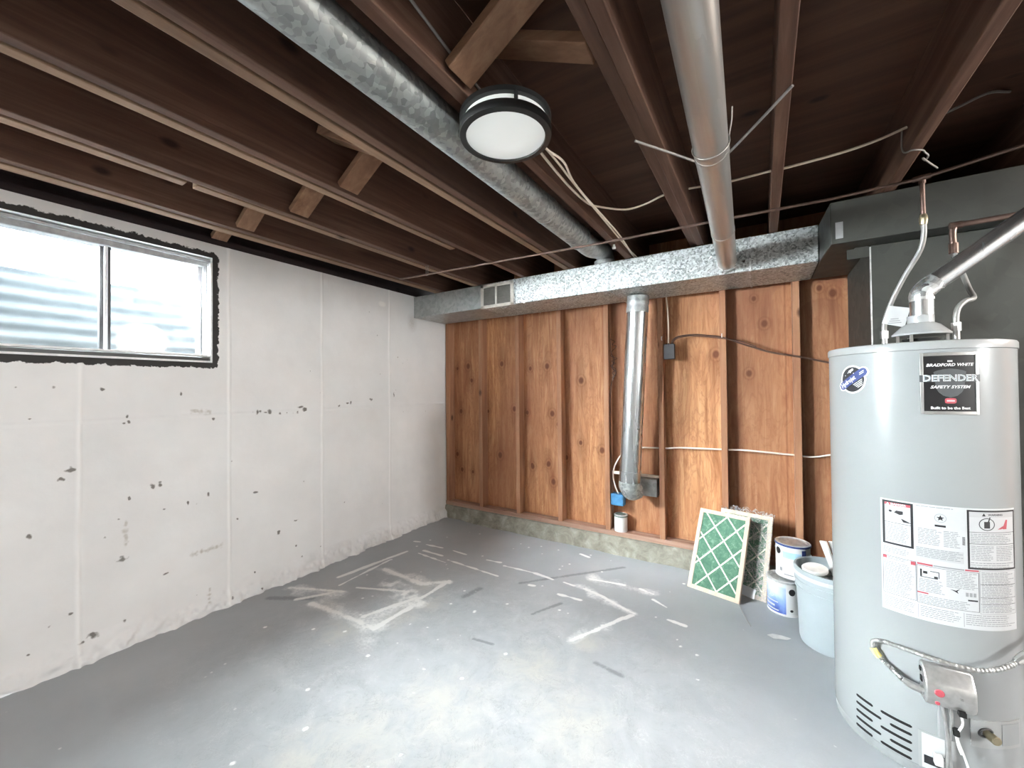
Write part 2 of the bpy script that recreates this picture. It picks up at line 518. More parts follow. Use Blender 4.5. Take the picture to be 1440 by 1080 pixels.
def grid_mesh(name, P, nu, nv, mat, attrs, keep=None, extra=None):
    """P (nu*nv,3) grid positions with float attributes, extra = MB of further boxes"""
    idx = np.arange(nu * nv).reshape(nu, nv)
    q = np.stack([idx[:-1, :-1], idx[1:, :-1], idx[1:, 1:], idx[:-1, 1:]], -1).reshape(-1, 4)
    if keep is not None: q = q[keep.reshape(-1)]
    ev = np.array([tuple(v) for v in extra.v]) if extra and extra.v else np.zeros((0, 3))
    ef = np.array(extra.f) + nu * nv if extra and extra.f else np.zeros((0, 4), int)
    V = np.concatenate([P, ev]); F = np.concatenate([q, ef])
    me = bpy.data.meshes.new(name)
    me.vertices.add(len(V)); me.vertices.foreach_set('co', V.astype(np.float32).ravel())
    me.loops.add(len(F) * 4); me.loops.foreach_set('vertex_index', F.astype(np.int32).ravel())
    me.polygons.add(len(F)); me.polygons.foreach_set('loop_start', np.arange(0, len(F) * 4, 4, dtype=np.int32))
    me.polygons.foreach_set('use_smooth', np.array([True] * len(q) + [False] * len(ef)))
    me.update(calc_edges=True)
    for k, a in attrs.items():
        at = me.attributes.new(k, 'FLOAT', 'POINT')
        at.data.foreach_set('value', np.concatenate([a, np.zeros(len(ev))]).astype(np.float32))
    me.validate()
    me.materials.append(M[mat])
    o = bpy.data.objects.new(name, me); COL.objects.link(o)
    return o

RX, RY0, RY1 = 8.0, -4.8, .09       # room: x 0..8, y -4.8..0.09
JZ, SUB = 2.110, 2.345              # underside of joists, underside of subfloor
# ================================================================== FLOOR
STREAK = [[0.242, -1.362, 0.319, -0.82], [0.348, -1.426, 0.326, -0.995], [0.473, -1.391, 0.794, -1.258], [0.786, -1.584, 0.894, -1.29], [0.922, -1.274, 0.922, -1.021], [0.928, -1.628, 0.943, -1.38], [0.424, -0.74, 0.616, -0.742], [0.425, -0.798, 0.711, -0.82], [0.697, -0.775, 1.16, -0.801], [0.62, -0.624, 0.755, -0.631], [0.354, -0.639, 0.513, -0.627], [0.221, -0.639, 0.267, -0.625], [1.11, -0.643, 1.351, -0.634], [1.351, -0.634, 1.5, -0.655], [1.575, -0.652, 1.652, -0.66], [1.724, -0.663, 1.836, -0.69], [1.836, -0.69, 2.002, -0.762], [1.61, -0.807, 1.754, -0.8], [1.861, -1.184, 2.029, -0.853], [1.5, -0.178, 1.572, -0.202], [0.948, -0.626, 1.057, -0.614], [0.282, -1.674, 0.41, -1.488], [0.102, -1.613, 0.452, -1.462], [0.401, -1.655, 0.624, -1.636], [0.624, -1.636, 0.928, -1.628], [0.415, -1.12, 0.791, -1.141], [0.791, -1.141, 0.934, -1.035], [1.401, -0.797, 1.435, -0.789], [1.704, -0.52, 1.921, -0.486], [2.002, -0.762, 2.067, -0.785], [2.235, -0.75, 2.323, -0.762], [2.03, -0.858, 2.058, -0.805], [2.021, -0.486, 2.106, -0.511], [2.12, -0.574, 2.204, -0.624]]
SW = {0: .026, 1: .014, 3: .024, 4: .022, 5: .03, 9: .012, 18: .020, 21: .03, 22: .03, 23: .045, 24: .04, 25: .05, 26: .05, 8: .013, 7: .013}
SCUFF = [[1.338, -0.806, 1.848, -0.234, .03], [1.577, -1.079, 1.669, -0.895, .025], [1.131, -1.13, 1.156, -1.003, .05], [2.02, -1.28, 2.148, -1.301, .03], [1.436, -1.427, 1.54, -1.413, .02], [.12, -1.75, .35, -1.62, .05]]
PATCH = [(0.874, -1.132, .14), (0.928, -1.484, .16), (0.781, -1.744, .14), (1.80, -1.454, .20), (2.05, -1.64, .22), (1.595, -1.841, .25), (1.45, -2.119, .25), (1.37, -2.25, .22), (0.994, -1.283, .12), (0.508, -1.641, .10), (1.932, -1.153, .10), (1.9, -2.1, .3), (2.3, -1.9, .2)]
fx = np.arange(0, 3.6 + 1e-6, .0075); fy = np.arange(-3.0, .0301, .0075)
GX, GY = np.meshgrid(fx, fy, indexing='ij'); gx, gy = GX.ravel(), GY.ravel()
st = np.zeros_like(gx)
for i, (a, b, c, d) in enumerate(STREAK):
    w = SW.get(i, .016) * .62
    wob = (vnoise(gx, gy, 22, 5 + i) - .5) * .012
    amp = .62 if 21 <= i <= 26 else 1.15
    st = np.maximum(st, amp * bump_(np.abs(seg_dist(gx, gy, a, b, c, d) + wob), w * 1.35))
for k in range(60):                                   # loose paint specks
    cx, cy = rng.uniform(.3, 2.6), rng.uniform(-2.4, -.15)
    st = np.maximum(st, bump_(np.hypot(gx - cx, gy - cy), rng.uniform(.006, .014)))
st = np.maximum(st, .75 * bump_(seg_dist(gx, gy, .62, -1.25, .93, -1.32), .12) * vnoise(gx, gy, 30, 90))
for (a, b, c, d, w, k) in ((.42, -1.65, .93, -1.62, .10, .55), (.80, -1.58, .93, -1.28, .10, .5), (.42, -1.12, .92, -1.10, .08, .45), (.12, -1.62, .45, -1.5, .10, .45), (1.7, -.66, 2.05, -.78, .06, .5), (1.86, -1.18, 2.03, -.86, .06, .4), (1.7, -.5, 2.1, -.5, .07, .45), (.90, -1.50, 1.0, -1.75, .16, .3)):
    st = np.maximum(st, .74 * k * bump_(seg_dist(gx, gy, a, b, c, d) + (vnoise(gx, gy, 14, 71) - .5) * .08, w))
sf = np.zeros_like(gx)
for a, b, c, d, w in SCUFF: sf = np.maximum(sf, bump_(seg_dist(gx, gy, a, b, c, d), w))
pt = np.zeros_like(gx)
for a, b, w in PATCH: pt = np.maximum(pt, bump_(np.hypot(gx - a, gy - b), w * 1.5))
worn = np.clip(1.25 - np.hypot((gx - 1.55) / 1.25, (gy + 1.75) / 1.05), 0, 1)
worn = np.clip(worn * 1.6, 0, 1) * (.6 + .4 * vnoise(gx, gy, 3, 33))
fz = (vnoise(gx, gy, 2.0, 3) - .5) * .003
fl_extra = MB()
fl_extra.box(3.6, RX, RY0, RY1, -.06, .0); fl_extra.box(0, 3.6, RY0, -3.0, -.06, 0); fl_extra.box(0, 3.6, .03, RY1, -.06, 0)
fl_extra.box(0, 3.6, -3.0, .03, -.06, -.03)
floor = grid_mesh('floor', np.stack([gx, gy, fz], 1), len(fx), len(fy), 'floor', dict(streak=st, scuff=sf, patch=pt, worn=worn), extra=fl_extra)
struct(floor, 'grey painted concrete floor with worn pale paint and white drips', 'floor')

# ================================================================== LEFT WALL with two window openings
DOTS = [[-2.678, 1.147], [-2.365, 1.138], [-2.36, 1.111], [-2.598, 1.019], [-2.557, 0.906], [-2.584, 0.868], [-2.168, 0.843], [-2.237, 0.776], [-2.357, 0.731], [-2.393, 0.638], [-2.37, 0.632], [-2.383, 0.439], [-2.209, 0.299], [-2.074, 0.632], [-2.018, 0.674], [-2.074, 0.127], [-2.374, 0.131], [-2.482, 0.119], [-2.526, 0.104], [-1.868, 0.489], [-1.773, 0.137], [-1.512, 0.214], [-1.471, 0.13], [-1.459, 0.633], [-1.765, 0.63], [-2.456, 1.274], [-2.147, 1.248], [-2.556, 0.251], [-1.897, 0.036], [-1.739, 0.022], [-1.479, 1.148], [-1.452, 1.134], [-1.996, 1.101], [-1.782, 1.129], [-1.759, 1.126], [-1.738, 1.127], [-1.711, 1.123], [-1.684, 1.122], [-1.619, 1.111], [-1.574, 1.114], [-1.531, 1.116], [-1.5, 1.118], [-1.448, 1.122], [-1.184, 1.142], [-2.678, 0.641], [-2.68, 0.136], [-2.115, 0.65], [-2.267, 0.771], [-1.512, 0.384], [-1.629, 0.34], [-0.896, 1.185], [-0.636, 1.26], [-0.657, 1.22], [-1.084, 1.163], [-1.115, 1.164]]
WMARK = [[-2.095, 1.151, -2.018, 1.142, .012], [-2.094, 0.36, -1.958, 0.363, .012], [-2.37, 0.624, -2.369, 0.507, .008], [-2.017, 0.14, -2.017, 0.064, .008]]
WY0, WY1, WZ0, WZ1 = -2.800, -2.000, 1.424, 2.032      # window_1 opening
V0, V1 = -4.30, -3.50                                  # window_2 opening (same heights), added out of view for fill daylight
wy = np.arange(-3.2, .0801, .004); wz = np.arange(.0, 2.1121, .004)
GY, GZ = np.meshgrid(wy, wz, indexing='ij'); py, pz = GY.ravel(), GZ.ravel()
chip = np.zeros_like(py); jag = vnoise(py, pz, 95, 61)
for i, (a, b) in enumerate(DOTS):
    w = .007 + .010 * ((i * 37) % 10) / 10
    if 30 <= i <= 31 or i >= 50: w = .017
    chip = np.maximum(chip, 1.3 * bump_(np.hypot((py - a) * (1 + .5 * math.sin(i)), (pz - b) * (1 + .5 * math.cos(i * 2.1))) + (jag - .45) * .012, w))
for k in range(45):
    a, b = rng.uniform(-3, -.1), rng.uniform(.08, 1.9)
    chip = np.maximum(chip, .8 * bump_(np.hypot(py - a, pz - b) + (jag - .45) * .012, rng.uniform(.005, .010)))
smu = np.zeros_like(py)
for a, b, c, d, w in WMARK: smu = np.maximum(smu, bump_(seg_dist(py, pz, a, b, c, d) + (jag - .5) * .02, w * 1.2))
smu = np.maximum(smu, .8 * bump_(np.hypot(py + .44, (pz - 1.87) * .7), .07))
smu = np.maximum(smu, .55 * bump_(pz + (vnoise(py, pz, 9, 4) - .5) * .1, .10) * np.clip((py + 1.9) / .9, 0, 1))
fresh = bump_(np.hypot((py + .78) * .6, pz - 1.98), .028) * 2
fresh = np.clip(fresh, 0, 1)
for a in (-2.53, -1.916, -1.322, -.705): fresh = np.maximum(fresh, .6 * bump_(np.abs(py - a), .012))
# rough black band painted round the window opening
inw = lambda m: (py > WY0 - m) & (py < WY1 + m) & (pz > WZ0 - m) & (pz < WZ1 + m)
dx = np.maximum(np.maximum(WY0 - py, py - WY1), 0); dz = np.maximum(np.maximum(WZ0 - pz, pz - WZ1), 0)
dw = np.hypot(dx, dz) + (vnoise(py, pz, 40, 8) - .5) * .012
tar = np.where((pz > WZ1), bump_(dw, .050) * 1.3, bump_(dw, .046) * 1.5)
tar = np.clip(tar, 0, 1); fresh = fresh * (tar < .3)
wx = (vnoise(py, pz, 3, 11) - .5) * .006 + (vnoise(py, pz, 14, 12) - .5) * .002
base = np.clip(1 - pz / .13, 0, 1)
wx += base * (.012 + (vnoise(py, pz, 16, 13) - .3) * .035 + (vnoise(py, pz, 45, 14) - .5) * .02)
for a in (-2.53, -1.916, -1.322, -.705):
    wob = (vnoise(py * 0 + a, pz, 5, 17) - .5) * .01
    wx += .004 * bump_(np.abs(py - a - wob), .012)
wx += .002 * bump_(np.abs(pz - 1.125), .012)
cy_, cz_ = (GY[:-1, :-1] + .002), (GZ[:-1, :-1] + .002)
keep = ~((cy_ > WY0) & (cy_ < WY1) & (cz_ > WZ0) & (cz_ < WZ1))
wl = MB()
wl.box(-.2, -.012, RY0 - .1, RY1 + .1, -.06, WZ0); wl.box(-.2, -.012, RY0 - .1, RY1 + .1, WZ1, 2.112)
wl.box(-.2, -.012, RY0 - .1, V0, WZ0, WZ1); wl.box(-.2, -.012, V1, WY0, WZ0, WZ1); wl.box(-.2, -.012, WY1, RY1 + .1, WZ0, WZ1)
wl.box(-.012, 0, RY0, -3.2, 0, WZ0); wl.box(-.012, 0, RY0, -3.2, WZ1, 2.112)
wl.box(-.012, 0, RY0, V0, WZ0, WZ1); wl.box(-.012, 0, V1, -3.2, WZ0, WZ1)
wl.box(-.012, -.004, WY0 - .002, WY1 + .002, WZ0 - .012, WZ0); wl.box(-.012, -.004, WY0 - .002, WY1 + .002, WZ1, WZ1 + .012)
wl.box(-.012, -.004, WY0 - .012, WY0, WZ0, WZ1); wl.box(-.012, -.004, WY1, WY1 + .012, WZ0, WZ1)
wall_left = grid_mesh('wall_left', np.stack([wx, py, pz], 1), len(wy), len(wz), 'wall', dict(chip=chip, smudge=smu, tar=tar, fresh=fresh), keep=keep, extra=wl)
struct(wall_left, 'white painted poured concrete wall with form seams and chips', 'wall')
struct(MB().box(-.2, 0, RY0 - .1, RY1 + .1, 2.112, 2.150).build('trim_1', 'rim'), 'dark sill plate on top of the white concrete wall', 'sill plate')
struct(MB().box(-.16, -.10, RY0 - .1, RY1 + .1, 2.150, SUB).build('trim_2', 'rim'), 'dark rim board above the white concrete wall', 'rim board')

fc = MB()  # unseen black coat, added to keep bounced daylight off the window well
fc.box(-.206, -.2005, RY0, RY1, 1.2, WZ0); fc.box(-.206, -.2005, RY0, RY1, WZ1, 2.35)
fc.box(-.206, -.2005, RY0, V0, WZ0, WZ1); fc.box(-.206, -.2005, V1, WY0, WZ0, WZ1); fc.box(-.206, -.2005, WY1, RY1, WZ0, WZ1)
struct(fc.build('bounce_coat', 'bouncecoat'), 'black coating added outside the wall to cut bounce light on the window well', 'coating')

# ================================================================== BACK WALL: sheathing, curb, plate, studs
KNOT = [[0.087, 1.47], [0.621, 1.496], [0.926, 1.441], [1.094, 1.456], [1.213, 1.492], [1.41, 1.325], [0.129, 1.042], [0.462, 1.049], [0.755, 1.077], [0.892, 1.047], [1.14, 1.043], [1.196, 0.953], [0.594, 0.641], [0.079, 0.612], [0.936, 0.583], [1.101, 0.605], [1.4, 0.807], [1.583, 0.757], [0.265, 1.347], [0.223, 1.489], [0.138, 0.463], [0.272, 0.453], [0.942, 0.568], [1.095, 0.598], [1.145, 0.454], [1.27, 0.674], [2.416, 1.489], [2.615, 1.35], [2.649, 1.851], [2.707, 1.678], [3.0, 1.873], [3.066, 1.833]]
bx_ = np.arange(-.02, 3.3, .008); bz_ = np.arange(.10, SUB + .004, .008)
GX, GZ = np.meshgrid(bx_, bz_, indexing='ij'); qx, qz = GX.ravel(), GZ.ravel()
kn = np.zeros_like(qx)
for i, (a, b) in enumerate(KNOT):
    r = .038 + .026 * ((i * 53) % 7) / 7
    kn = np.maximum(kn, bump_(np.hypot((qx - a), (qz - b) * .75), r))
    kn = np.maximum(kn, .35 * bump_(np.hypot((qx - a), (qz - b) * .22), r * 1.2))
for a in (1.60, 2.82):                                        # panel joints
    kn = np.maximum(kn, .5 * bump_(np.abs(qx - a), .006))
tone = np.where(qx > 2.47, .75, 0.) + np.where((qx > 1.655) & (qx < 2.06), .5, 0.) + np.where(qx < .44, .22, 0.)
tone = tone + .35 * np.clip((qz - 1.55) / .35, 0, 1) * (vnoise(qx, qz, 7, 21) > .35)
bw = MB(); bw.box(3.292, RX, .09, .11, .10, SUB); bw.box(-.02, RX, .096, .11, -.06, SUB)
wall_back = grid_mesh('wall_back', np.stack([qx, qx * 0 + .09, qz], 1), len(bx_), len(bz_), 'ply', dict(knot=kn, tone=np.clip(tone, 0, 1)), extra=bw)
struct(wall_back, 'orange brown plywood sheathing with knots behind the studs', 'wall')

cn = 240
cb = MB()
prof_n = 9
for i in range(cn + 1):
    x = .0 + 3.3 * i / cn
    lump = lambda s: .012 * math.sin(x * 9.1 + s) + .008 * math.sin(x * 23 + s * 3)
    f = min(1, max(.25, (x - .10) / .45))                     # thin at the left corner
    pr = [(.09, .0), (-.045 * f + .4 * lump(1) - .01, .0), (-.040 * f + .5 * lump(2) - .006, .022), (-.026 * f + .4 * lump(3), .05), (-.016 + .3 * lump(4), .085), (-.008 + .2 * lump(5), .112), (.004, .119), (.03, .12), (.09, .12)]
    cb.v += [Vector((x, a, b)) for a, b in pr]
for i in range(cn):
    for k in range(prof_n - 1):
        cb.f.append((i * prof_n + k, i * prof_n + k + 1, (i + 1) * prof_n + k + 1, (i + 1) * prof_n + k))
curb = cb.build('baseboard_back', 'curb', angle=70)
struct(curb, 'rough grey green mortar curb at the foot of the stud wall', 'curb')
o = MB().box(.002, 3.3, 0.0, .089, .121, .158).build('sole_plate', 'plate', bevel=.003)
tag(o, 'scuffed reddish timber sole plate lying on the mortar curb under the studs', 'sole plate')
STUD_SAY = ['dark brown stud half buried against the white concrete wall in the corner',
            'second wall stud from the white concrete corner',
            'wall stud below the left end of the white vent register',
            'fourth wall stud from the white concrete corner, below the spangled duct',
            'wall stud just left of the vertical silver pipe, with tangled wire on it',
            'wall stud carrying the small dark junction box, right of the silver pipe',
            'wall stud rising behind the plastic wrapped air filters',
            'rightmost fully visible wall stud, above the stacked paint cans',
            'wall stud hidden behind the dark plenum']
for k in range(8):
    xr = .0485 + .4064 * k
    o = MB().box(xr - .038, xr, 0.0, .089, .1585, 2.03).build('wall_stud', 'stud', bevel=.002)
    tag(o, STUD_SAY[k], 'stud', 'studs of the back wall')
o = MB().box(.002, 3.3, 0.0, .089, 2.031, 2.109).build('top_plate', 'plate', bevel=.002)
tag(o, 'timber top plate over the studs behind the long galvanised duct', 'top plate')

struct(MB().box(0, RX, RY0 - .1, RY0, -.06, SUB).build('wall_rear', 'plainwall'))
struct(MB().box(RX, RX + .1, RY0 - .1, RY1 + .1, -.06, SUB).build('wall_right', 'plainwall'))
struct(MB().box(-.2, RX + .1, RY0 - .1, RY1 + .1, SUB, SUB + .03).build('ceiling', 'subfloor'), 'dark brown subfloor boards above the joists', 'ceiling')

# ================================================================== JOISTS
# (left edge, right edge, nailer strip (left, right, y start, y end) or None, label)
JO = [(.322, .362, [(.250, .310, RY0, .05)], 'joist nearest the white wall, directly above the basement window'),
      (.727, .768, [(.668, .715, RY0, -2.37), (.674, .721, -2.34, .05)], 'second joist from the white wall, with a broken nailer strip'),
      (1.136, 1.175, [(1.086, 1.126, RY0, -1.18)], 'third joist from the white wall, with a nailer strip ending midway'),
      (1.547, 1.586, [(1.499, 1.538, RY0, .05)], 'joist just left of the blotchy round duct'),
      (1.934, 1.975, [], 'joist between the blotchy round duct and the bay of white cables'),
      (2.368, 2.405, [(2.322, 2.362, RY0, .05)], 'doubled joist left of the smooth grey tin pipe'),
      (2.733, 2.772, [], 'joist just right of the smooth grey tin pipe'),
      (3.152, 3.192, [], 'dark joist over the water heater with the hooked wire'),
      (3.56, 3.60, [], 'joist at the far right above the dark trunk duct')]
for i, (a, b, strips, lab) in enumerate(JO):
    t = thing('floor_joist', lab, 'joist', (a, -2.3, JZ), 'floor joists overhead')
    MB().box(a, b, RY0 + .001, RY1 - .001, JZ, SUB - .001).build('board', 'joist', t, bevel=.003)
    for (c, d, y0, y1) in strips:
        if i == 5:
            MB().box(c, d, y0, y1, JZ + .022, SUB - .002).build('sister_board', 'joist', t, bevel=.003)
        else:
            MB().box(c, d, y0 + .002, y1, JZ - .002, JZ + .036).build('nailer_strip', 'strip', t, bevel=.003)
            MB().box(c + .004, a - .0005, y0 + .004, y1 - .004, JZ + .05, JZ + .20).build('filler_board', 'joist', t)

# X bridging
def brace(a, b, w, lab):
    o = MB().bar(a, b, (0, 1, 0), w, .030)
    c = (Vector(a) + Vector(b)) / 2
    t = o.build('bridging_brace', 'brace', None, bevel=.003)
    return tag(t, lab, 'brace', 'cross bridging between joists')
HI, LO = SUB - .035, JZ + .016
brace((.0, -1.97, LO + .03), (.247, -1.97, LO + .15), .08, 'short wooden brace from the white wall top up to the first joist')
brace((.372, -2.0, LO), (.66, -2.0, HI), .085, 'wooden brace rising from first joist to second joist, seen from below near the window')
brace((.372, -2.09, HI), (.66, -2.09, LO + .02), .085, 'wooden brace falling from first joist to second joist, crossing behind its partner')
brace((.778, -1.945, LO), (1.08, -1.945, HI), .09, 'wooden brace rising from second joist to third joist')
brace((.778, -2.04, HI), (1.08, -2.04, LO + .02), .09, 'wooden brace falling from second joist to third joist, crossing its partner')
brace((1.185, -1.965, LO), (1.49, -1.965, HI), .09, 'wooden brace rising from third joist to fourth joist left of the blotchy duct')
brace((1.185, -2.06, HI), (1.49, -2.06, LO + .02), .09, 'wooden brace falling from third joist to fourth joist left of the blotchy duct')
brace((1.985, -2.195, LO), (2.312, -2.195, HI), .095, 'broad knotty brace rising from beside the round ceiling lamp to the doubled joist')
brace((1.985, -2.065, HI), (2.312, -2.030, LO + .045), .085, 'wooden brace ending at the doubled joist, behind the broad knotty brace')

# ================================================================== WINDOWS
def window(n, y0, y1, lab):
    t = tag(bpy.data.objects.new('window_%d' % n, None), lab, 'window', kind='structure'); COL.objects.link(t)
    t.location = (0, (y0 + y1) / 2, WZ0)
    z0, z1 = WZ0, WZ1
    f = MB()
    f.box(-.115, -.045, y0, y1, z1 - .05, z1); f.box(-.115, -.045, y0, y1, z0, z0 + .035)
    f.box(-.115, -.045, y0, y0 + .03, z0 + .035, z1 - .05); f.box(-.115, -.045, y1 - .03, y1, z0 + .035, z1 - .05)
    f.box(-.045, -.03, y0, y1, z1 - .022, z1 - .006)
    f.build('window_frame', 'frame', t, bevel=.003)
    j = MB()
    j.box(-.044, .001, y1 - .012, y1 - .001, z0 + .002, z1 - .03)
    j.box(-.03, .001, y0 + .012, y1 - .012, z0 + .001, z0 + .011)
    j.build('jamb_liner', 'sash', t)
    s = MB()
    s.box(-.043, .004, y0 + .001, y1 - .02, z0 + .011, z0 + .027)
    s.build('sill_strip', 'black', t)
    s2 = MB(); s2.box(-.044, -.004, y0 + .001, y1 - .013, z0 + .034, z0 + .044); s2.build('sill_track', 'sash', t)
    m = (y0 + y1) / 2 - .03
    u = MB()
    u.box(-.105, -.075, m - .020, m - .007, z0 + .035, z1 - .05); u.box(-.075, -.058, m + .005, m + .016, z0 + .035, z1 - .05)
    u.build('meeting_stile', 'darkbox', t)
    u = MB(); u.box(-.09, -.055, m - .0068, m + .0048, z0 + .035, z1 - .05); u.build('mullion', 'sash', t, bevel=.002)
    s = MB()
    s.box(-.085, -.06, y1 - .052, y1 - .034, z0 + .037, z1 - .052); s.box(-.085, -.06, m + .018, y1 - .054, z0 + .037, z0 + .05)
    s.build('sash', 'frame', t, bevel=.002)
    for a, b in ((y0 + .031, m - .021), (m + .019, y1 - .054)):
        MB().box(-.082, -.078, a, b, z0 + .036, z1 - .051).build('pane', 'glass', t)
    return t
window(1, WY0, WY1, 'bright sliding basement window with dirty glass and black edge in the white wall')
window(2, V0, V1, 'unseen second window added behind the camera to let in fill daylight')  # out of view, added so more daylight reaches the room
def window_well(yc, lab):
    w = MB(); n = 40; zs = np.linspace(1.28, 1.918, 65)
    for z in zs:
        for i in range(n + 1):
            a = PI * i / n
            rr = 1 + .022 * math.sin(2 * PI * z / .075)
            # D-shaped pit
            w.v.append(Vector((-.2 - .46 * rr * abs(math.sin(a)) ** .6, yc - .62 * rr * math.copysign(abs(math.cos(a)) ** .8, math.cos(a)), z)))
    for j in range(len(zs) - 1):
        for i in range(n):
            w.f.append((j * (n + 1) + i, j * (n + 1) + i + 1, (j + 1) * (n + 1) + i + 1, (j + 1) * (n + 1) + i))
    o = w.build('window_well', 'well', angle=60)
    sol = o.modifiers.new('gauge', 'SOLIDIFY'); sol.thickness = .004
    tag(o, lab, 'window well')
window_well((WY0 + WY1) / 2, 'ribbed metal window well outside the dirty basement window')
g = MB(); g.box(-1.2, -.2, RY0, .2, 1.20, 1.28)
struct(g.build('ground', 'soil'), 'gravel at the bottom of the window well', 'ground')

# ================================================================== SHEET METAL
t = thing('trunk_duct', 'long rectangular galvanised duct along the top of the stud wall', 'duct', (1.5, -.21, 1.916))
MB().box(.004, .762, -.423, -.003, 1.914, 2.104).build('end_section', 'dullsteel', t, bevel=.004)
MB().box(.762, 2.950, -.425, -.003, 1.913, 2.106).build('spangled_section', 'spangle', t, bevel=.004)
for x in (1.083, 1.82, 2.64): MB().box(x - .006, x + .006, -.4295, -.001, 1.9095, 2.107).build('joint_seam', 'spangle', t, bevel=.002)
rg = MB()
for a in (.765, .905, 1.048): rg.box(a, a + .028 if a != .905 else a + .018, -.434, -.4255, 1.907, 2.096)
rg.box(.765, 1.076, -.434, -.4255, 1.907, 1.932); rg.box(.765, 1.076, -.434, -.4255, 2.072, 2.096)
reg = rg.build('vent_register', 'register', t, bevel=.002); tag(reg, 'off white vent register with two grey openings')
for a, b in ((.793, .905), (.923, 1.048)):
    d = MB(); d.box(a, b, -.4285, -.4256, 1.932, 2.072)
    for k in range(7): d.box(a + .002, b - .002, -.432, -.4286, 1.937 + k * .02, 1.941 + k * .02)
    d.build('damper', 'louver', reg)
# drawn-out edge bead and paint blob
MB().lathe([(.001, 0), (.014, .001), (.012, .004), (.002, .006)], (1.17, -.430, 1.918), 14, Matrix.Rotation(PI / 2, 3, 'X')).build('paint_blob', 'white', t)

t = thing('main_plenum', 'dark sheet metal plenum and trunk box behind the water heater', 'plenum', (3.6, -.3, 0))
mb = MB()
prof = [(2.953, -.424), (2.967, -.700), (4.4, -.700), (4.4, -.003), (2.953, -.003)]
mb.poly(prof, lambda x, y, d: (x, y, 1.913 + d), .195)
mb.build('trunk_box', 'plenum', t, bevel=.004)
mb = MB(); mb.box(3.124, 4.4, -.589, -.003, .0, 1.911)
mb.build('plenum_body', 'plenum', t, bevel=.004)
mb = MB(); mb.box(3.121, 3.127, -.592, -.586, .3, 1.905); mb.build('corner_seam', 'dullsteel', t, bevel=.002)
mb = MB(); mb.box(3.04, 3.124, -.59, -.586, 1.86, 1.905); mb.box(3.07, 3.12, -.586, -.50, 1.895, 1.912); mb.build('seam_flange', 'plenum', t)
mb = MB(); mb.box(2.985, 3.012, -.7035, -.699, 1.935, 2.01); mb.build('corner_strap', 'grey', t)

# blotchy round duct
t = thing('round_duct', 'blotchy galvanised round duct running between joists left of the ceiling lamp', 'duct', (1.808, -2.5, 2.124))
MB().tube([(1.808, RY0 + .3, 2.124), (1.808, -.88, 2.124)], .0635, 32).build('duct_pipe', 'ductspot', t)
MB().tube([(1.808, -.90, 2.124), (1.808, -.885, 2.124)], .067, 32).build('duct_seam', 'ductspot', t)
MB().tube([(1.808, -1.32, 2.124), (1.808, -1.31, 2.124)], .0655, 32).build('duct_seam', 'ductspot', t)
MB().tube([(1.808, -.884, 2.124), (1.80, -.70, 2.13), (1.785, -.52, 2.172), (1.775, -.40, 2.195), (1.765, -.31, 2.17), (1.765, -.30, 2.108)], .060, 28, smooth=4).build('elbow', 'dullsteel', t)
MB().tube([(1.775, -.36, 2.106), (1.775, -.36, 2.135)], .07, 28).build('collar', 'dullsteel', t)

# smooth tin pipe
t = thing('tin_pipe', 'smooth grey tin pipe hung under the joists, plugged into the long duct', 'pipe', (2.57, -1.5, 2.0))
A = Vector((2.60, -2.9, 2.012)); B = Vector((2.527, -.4305, 1.978))
MB().tube([A, B], .0485, 36, cap=True).build('pipe_body', 'tube', t)
D = (B - A).normalized(); at_ = lambda y: A + D * ((y - A.y) / D.y)
for y in (-1.66, -.95): MB().tube([at_(y - .012), at_(y + .012)], .0505, 36).build('pipe_joint', 'tube', t)
s = MB(); ring = []
for k in range(25):
    a = 2 * PI * k / 24; ring.append(at_(-1.70 + .02 * math.sin(a)) + Vector((.0515 * math.cos(a), 0, .0515 * math.sin(a))))
s.tube(ring, .0022, 6); s.tube([at_(-1.70) + Vector((.05, 0, .012)), at_(-1.73) + Vector((.058, 0, .04)), at_(-1.75) + Vector((.06, 0, .065))], .0018, 6)
s.build('hanger_wire', 'wire', t)
s = MB()
for k in range(26):                                    # crumpled foil collar on the duct face
    a = random.uniform(0, 2 * PI); r = random.uniform(.05, .085)
    c = Vector((2.527 + r * math.cos(a) * 1.1, -.438 - random.uniform(0, .004), 1.978 + max(-.058, r * math.sin(a))))
    q = [c + Vector((random.uniform(-.02, .02), random.uniform(-.012, .006), random.uniform(-.014, .014))) for _ in range(3)]
    n_ = Vector((0, -.0015, 0))
    s.add(q + [p + n_ for p in q], [(0, 1, 2), (5, 4, 3), (0, 3, 4, 1), (1, 4, 5, 2), (2, 5, 3, 0)])
s.tube([B + Vector((0, .002, 0)), B + Vector((.0, -.022, 0))], .054, 30)
s.build('foil_collar', 'foil', t)

# vertical pipe by the wall
t = thing('vertical_pipe', 'shiny vertical galvanised pipe dropping from the duct down the stud wall', 'pipe', (1.91, -.15, .55))
top = Vector((1.950, -.165, 1.9085)); bot = Vector((1.868, -.130, .63))
ax = (bot - top).normalized()
MB().tube([top + ax * .10, bot], .0730, 40).build('pipe_body', 'pipe', t)
s = MB(); s.tube([top, top + ax * .03, top + ax * .034, top + ax * .05, top + ax * .054, top + ax * .075, top + ax * .079, top + ax * .115], [.0745, .0745, .0765, .0765, .0745, .0745, .0765, .0755], 40)
s.build('collar', 'dullsteel', t)
s = MB(); s.tube([bot - ax * .03, bot + ax * .045], .0765, 40); s.build('joint_sleeve', 'pipe', t)
s = MB(); s.tube([bot + ax * .04, bot + ax * .08, bot + ax * .115 + Vector((.015, .02, 0)), bot + ax * .115 + Vector((.05, .06, 0))], [.0755, .075, .072, .06], 32, smooth=5); s.build('elbow', 'ductspot', t)
